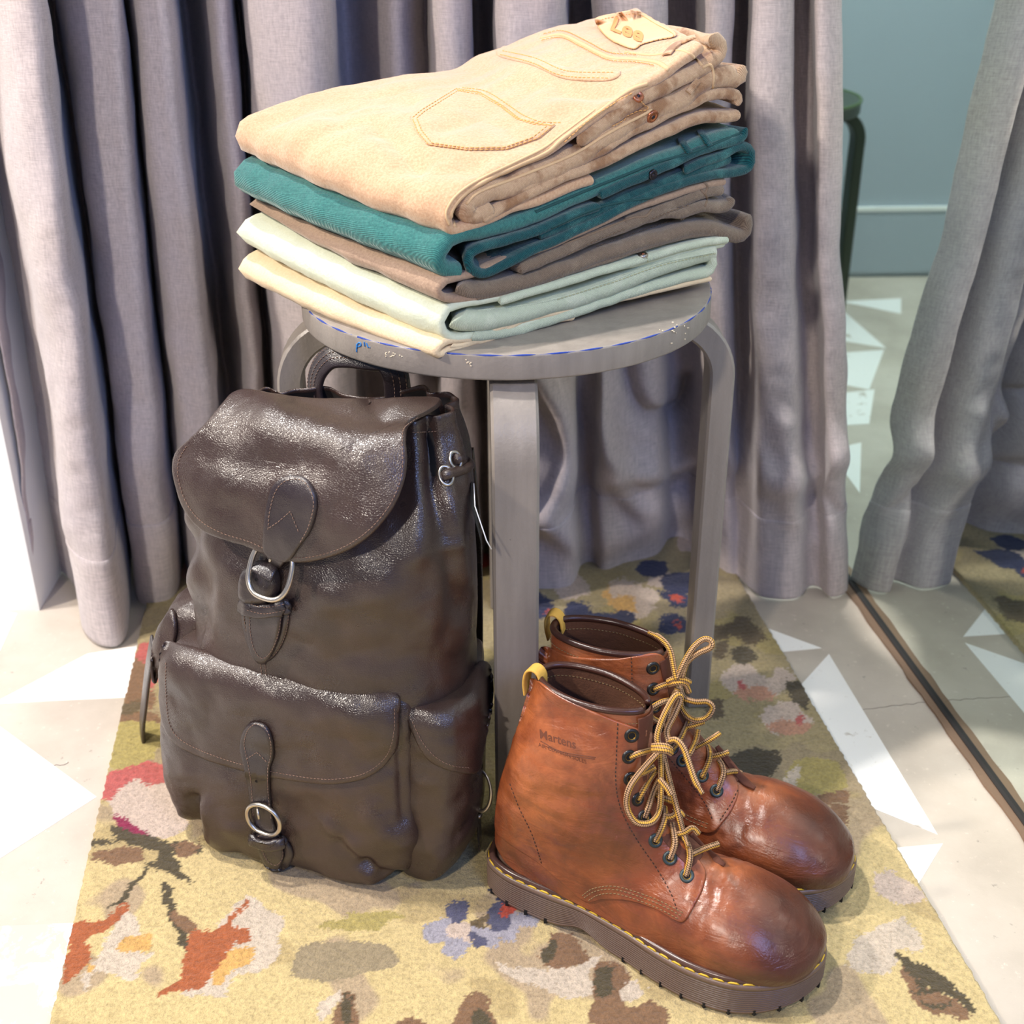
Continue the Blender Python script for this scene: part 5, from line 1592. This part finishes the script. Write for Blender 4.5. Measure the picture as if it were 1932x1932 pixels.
def boot(name, label, H, phi, side, seed, lean=0.0):
    """local x heel to toe, y left, z up; side +1 : toe bends to +y"""
    c, s = math.cos(phi), math.sin(phi)
    def W(x, y, z):
        x, y, z = np.broadcast_arrays(np.asarray(x, float), y, z)
        y = y + side * .010 * (np.clip(x / BL, 0, 1.2) ** 2 - .25)
        return np.stack([H[0] + c * x - s * y, H[1] + s * x + c * y, z], -1)
    root = empty(name, (H[0] + c * .12, H[1] + s * .12, 0), label, 'boot', 'pair of laced leather boots')
    # sole
    o = np.array(OUT); o = np.concatenate([o, (o * [1, -1])[::-1][1:-1]]) * [BL, BW_]
    ol = smooth_line(o, 340, True)
    tn = np.roll(ol, -1, 0) - np.roll(ol, 1, 0); nn = np.stack([-tn[:, 1], tn[:, 0]], 1); nn /= np.linalg.norm(nn, axis=1)[:, None]
    if (nn * (ol - ol.mean(0))).sum() > 0: nn = -nn          # inward
    HS = .031
    rows = [(0.0, .006), (0.0, .0015), (.0015, .0006)]
    z = .003
    while z < .0245: rows += [(z, .0), (z + .0011, .0), (z + .0014, .0015), (z + .0018, .0015)]; z += .0021
    rows += [(.0262, 0), (.0290, .0), (.0305, .0010), (HS, .0026), (HS, .012)]
    x = ol[:, 0] / BL
    lift = .0085 * np.exp(-((x - .36) / .055) ** 2) + .009 * np.clip((x - .78) / .22, 0, 1) ** 2 + .002 * np.clip((.08 - x) / .08, 0, 1)
    notch = np.zeros(len(x))
    G = []
    for z, ins in rows:
        q = ol + nn * ins
        zz = z + lift * (1 - z / HS) ** 1.0
        G.append(W(q[:, 0], q[:, 1], zz + .0008 + .003 * np.clip((x - .8) / .2, 0, 1) ** 2))
    V, F = close_grid(np.array(G)); V[:, 2] = np.maximum(V[:, 2], .0008)
    so = obj('sole', V, F, M['sole'], root)
    # tread notches along the bottom edge
    a = Acc()
    L_ = resample(np.vstack([ol, ol[:1]]), 400)
    for k in range(4, 400, 11):
        q = L_[k]
        xx = q[0] / BL
        if .27 < xx < .45: continue
        zz = .009 * max(0, (xx - .78) / .22) ** 2
        d = np.array([q[0], q[1]]) - ol.mean(0); d /= np.linalg.norm(d)
        V, F = box((0, 0, 0), (.0026, .0022, .005), math.atan2(d[1], d[0]))
        V = np.array(V); V = W(V[:, 0] + q[0] - d[0] * .0012, V[:, 1] + q[1] - d[1] * .0012, V[:, 2] + zz + .0036)
        a.add(V, F)
    a.obj('tread_notch', M['hole'], so, kind='stuff', smooth=False)
    # welt and its yellow stitching
    q = ol + nn * .0048
    wl = W(q[:, 0], q[:, 1], HS + .0022 + .0030 * np.clip((x - .8) / .2, 0, 1) ** 2)
    V, F, uv = tube(wl, .0030, 10, closed=True); obj('welt', V, F, M['welt'], root)
    q = ol + nn * .0018
    wl = W(q[:, 0], q[:, 1], HS + .0012 + .0030 * np.clip((x - .8) / .2, 0, 1) ** 2)
    a = Acc(); up = np.repeat([[0, 0, 1.]], len(wl) + 1, 0); dashes(a, np.vstack([wl, wl[:1]]), up, .0085, .0026, .00085, .0001)
    a.obj('welt_stitching', M['yellow'], root, kind='stuff')
    # upper : F front point, B back/bottom point, half width, d-shape factor
    R_ = [((.130, .203), (.0385, .206), .0240, 0), ((.131, .188), (.036, .190), .0270, 0), ((.132, .165), (.0305, .166), .0335, 0), ((.134, .145), (.0215, .140), .0385, 0), ((.139, .128), (.0135, .112), .0395, .0), ((.148, .115), (.0085, .085), .039, .1),
          ((.157, .105), (.0065, .060), .0375, .2), ((.166, .098), (.009, .038), .036, .4), ((.173, .093), (.03, .027), .036, .7), ((.181, .088), (.075, .026), .036, .9), ((.190, .084), (.115, .026), .0385, 1), ((.201, .081), (.150, .026), .0435, 1),
          ((.214, .0795), (.180, .026), .0475, 1), ((.228, .0755), (.205, .026), .0495, 1), ((.243, .0700), (.228, .026), .0490, 1), ((.256, .0625), (.246, .026), .0455, 1), ((.267, .054), (.259, .026), .040, 1), ((.2755, .0455), (.270, .027), .0315, 1), ((.2805, .040), (.2775, .028), .0195, 1), ((.282, .033), (.281, .030), .006, 1)]
    arr = np.array([(f[0], f[1], b[0], b[1], w, q) for f, b, w, q in R_])
    A_ = cr(arr, 190)
    n = 200
    t = np.linspace(0, 2 * math.pi, n, endpoint=False)
    u = (1 - np.cos(t)) / 2
    pr0 = np.abs(np.sin(t)) ** .9 * np.sign(np.sin(t))
    uu = np.clip(u, 0, 1)
    d = np.sqrt(np.clip(1 - (1 - np.clip(uu / .80, 0, 1)) ** 2.1, 0, 1)) * np.clip((1 - uu) / .07, 0, 1) ** .5
    pr1 = d * np.sign(np.sin(t))
    pr = pr0[None] * (1 - A_[:, 5:6]) + pr1[None] * A_[:, 5:6]
    # ankle waist : shaft a bit narrower toward the front
    pr = pr * (1 - .24 * np.clip(.5 - u, 0, .5)[None] * np.clip(1 - A_[:, 5:6] / .6, 0, 1))
    A_[:, 0] -= lean * np.clip(A_[:, 1] - .10, 0, 1); A_[:, 2] -= lean * np.clip(A_[:, 3] - .07, 0, 1)
    X = A_[:, 0:1] * (1 - u) + A_[:, 2:3] * u; Z = A_[:, 1:2] * (1 - u) + A_[:, 3:4] * u; Y = A_[:, 4:5] * pr + side * .0085 * np.clip((A_[:, 1:2] - .135) / .06, 0, 1)
    G0 = np.stack([X, Y, Z], -1)
    N = normals(G0, True); cen = G0.mean(1, keepdims=True)
    if ((G0 - cen) * N).sum() < 0: N = -N
    ank = np.exp(-((X - .06) / .07) ** 2 - ((Z - .115) / .05) ** 2)
    vmp = np.exp(-((X - .196) / .016) ** 2) * np.clip((Z - .045) / .03, 0, 1)
    cr1 = fnoise(np.stack([X * .45, Y, Z * 1.3], -1), .035, seed, 3)
    disp = (cr1 * .0013 + fnoise(np.stack([X * .3 + Z * .2, Y, Z * 1.4], -1), .018, seed + 9, 2) * .0005) * ank + fnoise(G0, .05, seed + 1) * .0014 * np.clip((.20 - X) * 20, .15, 1)
    disp += np.sin((X * 1.0 + Z * .25) * 620 + fnoise(G0, .03, seed + 2) * 2) * .0004 * vmp
    disp += -.0018 * np.exp(-((Z - .118 - (X - .06) * .35) / .024) ** 2) * np.exp(-((X - .08) / .05) ** 2)   # bend line across the ankle
    disp *= np.clip((.206 - Z) / .02, 0, 1) * .9 + .1
    G = G0 + N * disp[..., None]
    Wd = W(G[..., 0], G[..., 1], G[..., 2] + .004)
    V = Wd.reshape(-1, 3); F = gridfaces(190, n, wrap_j=True)
    V = np.vstack([V, Wd[-1].mean(0)]); k = len(V) - 1; o_ = 189 * n; F += [(k, o_ + j, o_ + (j + 1) % n) for j in range(n)]
    up_ = obj('upper', V, F, M['boot'], root)
    at = up_.data.attributes.new('toe', 'FLOAT', 'POINT')
    tv = np.clip((X - .14) / .04, 0, 1) * .22 + np.clip((X - .205) / .07, 0, 1) * .65 + .25 * np.clip((.045 - Z) / .02, 0, 1) * np.clip((X - .1) / .1, 0, 1)
    at.data.foreach_set('value', np.r_[tv.ravel(), 1.0])
    tree = bvh(V, F)
    # lining
    Gi = G[:70] - N[:70] * .0034
    Wi = W(Gi[..., 0], Gi[..., 1], Gi[..., 2] + .004)
    V2 = Wi.reshape(-1, 3); F2 = gridfaces(70, n, wrap_j=True, flip=True)
    V2 = np.vstack([V2, Wi[-1].mean(0)]); k = len(V2) - 1; F2 += [(k, 69 * n + (j + 1) % n, 69 * n + j) for j in range(n)]
    obj('lining', V2, F2, M['boot_in'], root)
    # collar binding, open at the front between the facings
    js = np.r_[np.arange(7, n - 6)]
    rim = (Wd[0] + Wi[0]) / 2
    rp = rim[js] + [0, 0, .0004]
    V, F, uv = tube(resample(rp, 140), .0029, 10); bd_ = obj('collar_binding', V, F, M['boot_edge'], root)
    a = Acc(); out_ = Wd[6][js]; nr = out_ - W(.08, 0, .2)[None]; nr[:, 2] = 0; nr /= np.linalg.norm(nr, axis=1)[:, None]
    dashes(a, out_ + nr * .0005, nr, .002, .001, .00035)
    inn_ = Wi[6][js]; dashes(a, inn_ - nr * .0004, -nr, .002, .001, .00035)
    a.obj('stitching', M['thread_bronze'], bd_, kind='stuff')
    return dict(lean=lean, root=root, tree=tree, W=W, Wd=Wd, up=up_)


BA_ = boot('ankle_boot', 'front boot of the worn tan brown laced pair, its whole side in view', (-.0150, .8275), -.545, 1, 101)
BB_ = boot('ankle_boot', 'rear boot of the worn tan brown pair, half hidden behind the front boot', (.0143, .889), -.33, -1, 141, .13)


class Anc:
    def __init__(s, tree): s.t = tree; s.last = None
    def __call__(s, q, lift):
        h = cast(s.t, q[:2])
        if h is not None: s.last = h[2]
        d = s.last if s.last is not None else 1.0
        return onray(q, d - lift)


def lace(B, pts, parent, lift=.003, name='lace_strand', r=.0024, n=None, end=None):
    """pts: (px, py[, lift]) ; strand follows the surface at the given lift"""
    A_ = Anc(B['tree'])
    hits = [cast(B['tree'], p[:2]) for p in pts]
    ds = [h[2] if h else None for h in hits]
    B.setdefault('ref', next((d for d in ds if d is not None), 1.0))
    good = [d for d in ds if d is not None]
    ref = min(good) if good else B['ref']
    out = []
    for p, d in zip(pts, ds):
        if d is None or abs(d - ref) > .05: d = ref if not out else out[-1][1]
        l = p[2] if len(p) > 2 else lift
        out.append((onray(p[:2], d - l), d))
    L = np.array([o_[0] for o_ in out])
    n = n or max(14, int(np.linalg.norm(np.diff(L, axis=0), axis=1).sum() / .0016))
    L = smooth_line(L, n)
    rr_ = np.full(n, r)
    if end: rr_[-4:] = r * .7
    V, F, uv = tube(L, rr_, 12)
    return obj(name, V, F, M['lace'], parent, uv=uv)


def boot_detail(B, quarter, spine, qn, seams, rows, eyelets, tongue, tab, farflap, cut_mat='eyelet'):
    root, tree = B['root'], B['tree']
    V, F, uv = patch(tree, quarter, .0018, .0, levels=56, n=420, spine=spine, power=1.25, smooth=True, edge=.0014, nsmooth=0)
    q = obj('quarter', V, F, M['boot'], root)
    at = q.data.attributes.new('toe', 'FLOAT', 'POINT'); at.data.foreach_set('value', np.zeros(len(V)))
    qt = bvh(V, F)
    a = Acc()
    for ln in seams:
        p, nn = lay(qt, ln, .0001); dashes(a, p, nn, .0022, .0012, .00042)
    a.obj('seam_stitching', M['thread_dark'], q, kind='stuff')
    a = Acc()
    for ln in rows:
        p, nn = lay(qt, ln, .0002); dashes(a, p, nn, .0024, .0009, .0004)
    if rows: a.obj('apron_stitching', M['thread_bronze'], q, kind='stuff')
    if tongue is not None:
        Wd = B['Wd']; ln = Wd[3:92:4, 0]; nr = ln - Wd[3:92:4].mean(1); nr /= np.linalg.norm(nr, axis=1)[:, None]
        V, F, uv = strap(ln, nr, np.full(len(ln), .024), .0018, .0, .0045)
        obj('tongue', V, F, M['boot_raw'], root)
    for k, e in enumerate(eyelets):
        h = cast(qt, e) or cast(tree, e)
        if h is None: continue
        n_ = h[1]; x = np.cross(n_, [0, 0, 1.]); x /= np.linalg.norm(x); y = np.cross(n_, x); r = .0057
        prof = [(1.0, -.0006), (.97, .0006), (.80, .0013), (.62, .0012), (.50, .0004), (.46, -.0008)]
        t = np.linspace(0, 6.28319, 26, endpoint=False)
        V = np.array([[h[0] + (x * math.cos(w) + y * math.sin(w)) * r * a_ + n_ * z for w in t] for a_, z in prof]).reshape(-1, 3)
        o = obj('eyelet', V, gridfaces(len(prof), 26, wrap_j=True), M['eyelet' if k < 5 else 'eyelet_blue'], root)
        V = np.array([[h[0] + (x * math.cos(w) + y * math.sin(w)) * r * a_ + n_ * z for w in t] for a_, z in ((.54, .0009), (.50, .0010), (.44, .0002))]).reshape(-1, 3)
        obj('eyelet_rim', V, gridfaces(3, 26, wrap_j=True), M['brass'], o)
        V = [h[0] + (x * math.cos(w) + y * math.sin(w)) * r * .47 + n_ * .00025 for w in t]
        obj('eyelet_hole', V, [tuple(range(26))], M['hole'], o)
    B['qt'] = qt
    return q, qt


QA = [(1226, 1380), (1224, 1420), (1226, 1480), (1242, 1528), (1266, 1568), (1304, 1606), (1330, 1642), (1328, 1672), (1312, 1706), (1292, 1738), (1274, 1736), (1240, 1716), (1190, 1700), (1140, 1696), (1106, 1700), (1070, 1672), (1010, 1622), (955, 1585), (936, 1560), (945, 1480), (965, 1420), (985, 1350), (1000, 1300), (1008, 1280), (1058, 1312), (1140, 1350), (1200, 1372)]
q1, qt1 = boot_detail(BA_, QA, [(1085, 1410), (1185, 1620)], 0,
    [((1166, 1356), (1163, 1420), (1162, 1480), (1172, 1528), (1200, 1582), (1240, 1640), (1266, 1686), (1280, 1724)), ((962, 1478), (980, 1525), (1004, 1575), (1022, 1630)),],
    [((1098, 1690), (1120, 1676), (1160, 1672), (1210, 1686), (1250, 1702), (1292, 1724)), ((1102, 1694), (1124, 1681), (1160, 1678), (1208, 1692), (1248, 1708), (1290, 1730)), ((1110, 1699), (1130, 1688), (1162, 1686), (1206, 1699), (1245, 1715), (1286, 1737))],
    [(1192, 1388), (1187, 1428), (1189, 1469), (1204, 1508), (1216, 1542), (1237, 1586), (1264, 1619), (1296, 1652)],
    [(1226, 1400), (1230, 1396), (1240, 1440), (1250, 1480), (1268, 1530), (1290, 1570), (1316, 1606), (1334, 1630), (1326, 1634), (1296, 1602), (1260, 1562), (1238, 1520), (1226, 1470)], None, None)
QB = [(1246, 1234), (1256, 1290), (1268, 1335), (1300, 1380), (1345, 1425), (1384, 1466), (1393, 1490), (1386, 1518), (1366, 1550), (1340, 1572), (1300, 1560), (1240, 1540), (1160, 1500), (1080, 1420), (1030, 1300), (1022, 1222), (1080, 1238), (1160, 1242)]
q2, qt2 = boot_detail(BB_, QB, [(1110, 1300), (1300, 1490)], 0,
    [((1191, 1240), (1192, 1270), (1193, 1300)), ((1262, 1430), (1300, 1475), (1330, 1515), (1345, 1548)), ((1392, 1490), (1380, 1515), (1358, 1548))],
    [((1270, 1520), (1300, 1540), (1340, 1556)), ((1268, 1527), (1300, 1548), (1336, 1563))],
    [(1232, 1261), (1233, 1300), (1236, 1334), (1242, 1374), (1268, 1412), (1288, 1435), (1325, 1464), (1352, 1492)],
    [(1250, 1240), (1262, 1250), (1285, 1310), (1325, 1370), (1368, 1420), (1395, 1450), (1418, 1480), (1396, 1482), (1345, 1420), (1300, 1375), (1268, 1330)], None, None)

# stamped wording on the side of the front boot, worn away on its left half
lettering(qt1, 'Martens', (1018, 1392), (21, 6.4), (-1.5, -24), .00015, M['stamp'], q1, .015)
lettering(qt1, 'AIR CUSHION SOLES', (1016, 1408), (9.8, 3.6), (-1, -10.5), .00015, M['stamp'], q1, .01)
a = Acc()
for ln in (((1020, 1398), (1060, 1418), (1124, 1429)), ((1030, 1408), (1070, 1424), (1122, 1432))):
    p, nn = lay(qt1, ln, .0001); a.add(*tube(p, .0003, 5))
a.obj('stamped_line', M['stamp'], q1, kind='stuff')

# pull tabs at the heels
def tabloop(B, name='pull_tab'):
    W = B['W']
    pts = np.array([W(x - B['lean'] * (z - .07), 0, z) for x, z in ((.0335, .192), (.0325, .203), (.0345, .213), (.040, .216), (.0445, .211), (.0445, .200))])
    L = smooth_line(pts, 30)
    T = np.gradient(L, axis=0); S = W(0, 1, 0) - W(0, 0, 0); nr = np.cross(T, S); nr /= np.linalg.norm(nr, axis=1)[:, None]
    V, F, uv = strap(L, nr, np.full(30, .012), .002, 0, 0); return obj(name, V, F, M['tab'], B['root'], label='yellow webbing pull tab')
tabloop(BA_); tabloop(BB_)
# inner end of the far facing, a thin raw edged leather tip beyond the laces
def tip(B, poly, t=.0026, lift=.004):
    h = cast(B['tree'], poly[0]); ref = h[2] if h else 1.0
    ds = [(cast(B['tree'], p) or (0, 0, None))[2] for p in poly]
    med = float(np.median([d for d in ds if d is not None] or [ref]))
    L = smooth_line([onray(p, (d if d is not None and abs(d - med) < .02 else med) - lift) for p, d in zip(poly, ds)], 24)
    T = np.gradient(L, axis=0); v = ray(1330, 1600); nr = np.cross(T, np.cross(v, T)); nr = -nr / np.linalg.norm(nr, axis=1)[:, None]
    V, F, uv = strap(L, -nr if (nr[0] @ v) > 0 else nr, np.interp(np.linspace(0, 1, 24), [0, .2, .8, 1], [.004, .006, .007, .003]), t, 0, 0)
    obj('far_facing', V, F, M['boot_raw'], B['root'], label='raw edge of the far lacing flap')
tip(BA_, [(1302, 1572), (1325, 1600), (1352, 1622), (1368, 1632)], lift=.0015)
tip(BB_, [(1352, 1408), (1380, 1445), (1400, 1470), (1425, 1488)], lift=.0015)

# laces: one cord per boot, its strands as parts
ST_A = [
 [(1189, 1428, .001), (1204, 1422, .005), (1222, 1417, .007), (1240, 1413, .008)],
 [(1190, 1468, .001), (1202, 1462, .004), (1218, 1456, .005), (1236, 1446, .005)],
 [(1204, 1508, .001), (1214, 1490, .005), (1226, 1470, .006), (1238, 1452, .005)],
 [(1216, 1542, .001), (1224, 1520, .005), (1232, 1495, .006), (1244, 1470, .005)],
 [(1236, 1587, .001), (1247, 1566, .005), (1254, 1544, .006), (1254, 1524, .004)],
 [(1264, 1620, .001), (1273, 1594, .005), (1272, 1574, .006), (1268, 1554, .004)],
 [(1294, 1652, .001), (1301, 1624, .006), (1301, 1606, .006), (1296, 1590, .004)],
 [(1252, 1540, .004), (1268, 1540, .006), (1280, 1531, .006), (1288, 1540, .003)],
 [(1276, 1574, .004), (1292, 1570, .006), (1306, 1562, .006), (1318, 1573, .003)],
 [(1304, 1612, .004), (1322, 1604, .007), (1340, 1597, .008), (1356, 1592, .006)],
 [(1244, 1470, .004), (1258, 1486, .005), (1266, 1500, .004)], [(1238, 1500, .004), (1252, 1506, .005), (1270, 1512, .004)]]
for s_ in ST_A: lace(BA_, s_, BA_['root'])
lace(BA_, [(1232, 1408, .010), (1244, 1407, .014), (1258, 1409, .014), (1267, 1416, .011)], BA_['root'], name='lace_knot')
lace(BA_, [(1232, 1414, .010), (1244, 1414, .015), (1258, 1416, .015), (1266, 1421, .010)], BA_['root'], name='lace_knot')
lace(BA_, [(1243, 1420, .009), (1236, 1426, .012), (1208, 1457, .012), (1187, 1488, .011), (1183, 1522, .010), (1200, 1551, .010), (1228, 1552, .011), (1244, 1528, .012), (1247, 1478, .013), (1246, 1424, .010)], BA_['root'], name='lace_bow')
lace(BA_, [(1245, 1410, .010), (1240, 1390, .014), (1249, 1358, .016), (1265, 1326, .016), (1276, 1312, .015), (1284, 1318, .012), (1272, 1348, .010), (1258, 1378, .010), (1262, 1402, .010)], BA_['root'], name='lace_bow')
lace(BA_, [(1250, 1420, .011), (1262, 1470, .014), (1278, 1530, .014), (1290, 1574, .012), (1298, 1598, .010)], BA_['root'], name='lace_end', end=1)
lace(BA_, [(1262, 1398, .010), (1276, 1396, .013), (1290, 1412, .014), (1302, 1446, .014), (1312, 1474, .014), (1326, 1498, .014)], BA_['root'], name='lace_end', end=1)
ST_B = [
 [(1233, 1300, .001), (1246, 1295, .005), (1262, 1289, .007), (1276, 1284, .008)],
 [(1270, 1412, .001), (1284, 1392, .005), (1294, 1370, .006), (1302, 1350, .005)],
 [(1290, 1434, .001), (1302, 1420, .005), (1313, 1396, .006), (1317, 1376, .005)],
 [(1324, 1466, .001), (1336, 1440, .006), (1339, 1420, .006), (1333, 1404, .004)],
 [(1354, 1491, .001), (1364, 1462, .006), (1363, 1446, .006), (1356, 1434, .004)],
 [(1292, 1372, .004), (1310, 1368, .006), (1328, 1362, .004)],
 [(1312, 1410, .004), (1332, 1400, .007), (1348, 1390, .007), (1357, 1384, .004)],
 [(1342, 1428, .004), (1360, 1424, .007), (1374, 1419, .005)],
 [(1368, 1458, .004), (1384, 1455, .007), (1397, 1458, .004)]]
for s_ in ST_B: lace(BB_, s_, BB_['root'])
lace(BB_, [(1260, 1286, .008), (1272, 1281, .012), (1290, 1282, .012), (1302, 1288, .009)], BB_['root'], name='lace_knot')
lace(BB_, [(1262, 1292, .008), (1276, 1288, .014), (1292, 1290, .012), (1300, 1306, .006)], BB_['root'], name='lace_knot')
lace(BB_, [(1276, 1282, .008), (1272, 1262, .010), (1264, 1226, .010), (1246, 1204, .009), (1223, 1193, .006)], BB_['root'], name='lace_end', end=1)
lace(BB_, [(1278, 1280, .008), (1290, 1252, .014), (1308, 1222, .016), (1328, 1206, .016), (1342, 1210, .016), (1340, 1222, .015), (1316, 1233, .014), (1296, 1250, .012), (1286, 1278, .008)], BB_['root'], name='lace_bow')
lace(BB_, [(1282, 1296, .009), (1290, 1316, .013), (1312, 1324, .015), (1334, 1324, .015), (1345, 1336, .014), (1332, 1355, .013), (1308, 1358, .012), (1288, 1340, .011), (1281, 1306, .009)], BB_['root'], name='lace_bow')
lace(BB_, [(1278, 1300, .010), (1272, 1318, .013), (1248, 1325, .012), (1226, 1340, .010), (1230, 1354, .009), (1246, 1362, .008), (1260, 1366, .006)], BB_['root'], name='lace_bow')
lace(BB_, [(1274, 1300, .009), (1262, 1340, .011), (1254, 1372, .010)], BB_['root'], name='lace_end', end=1)
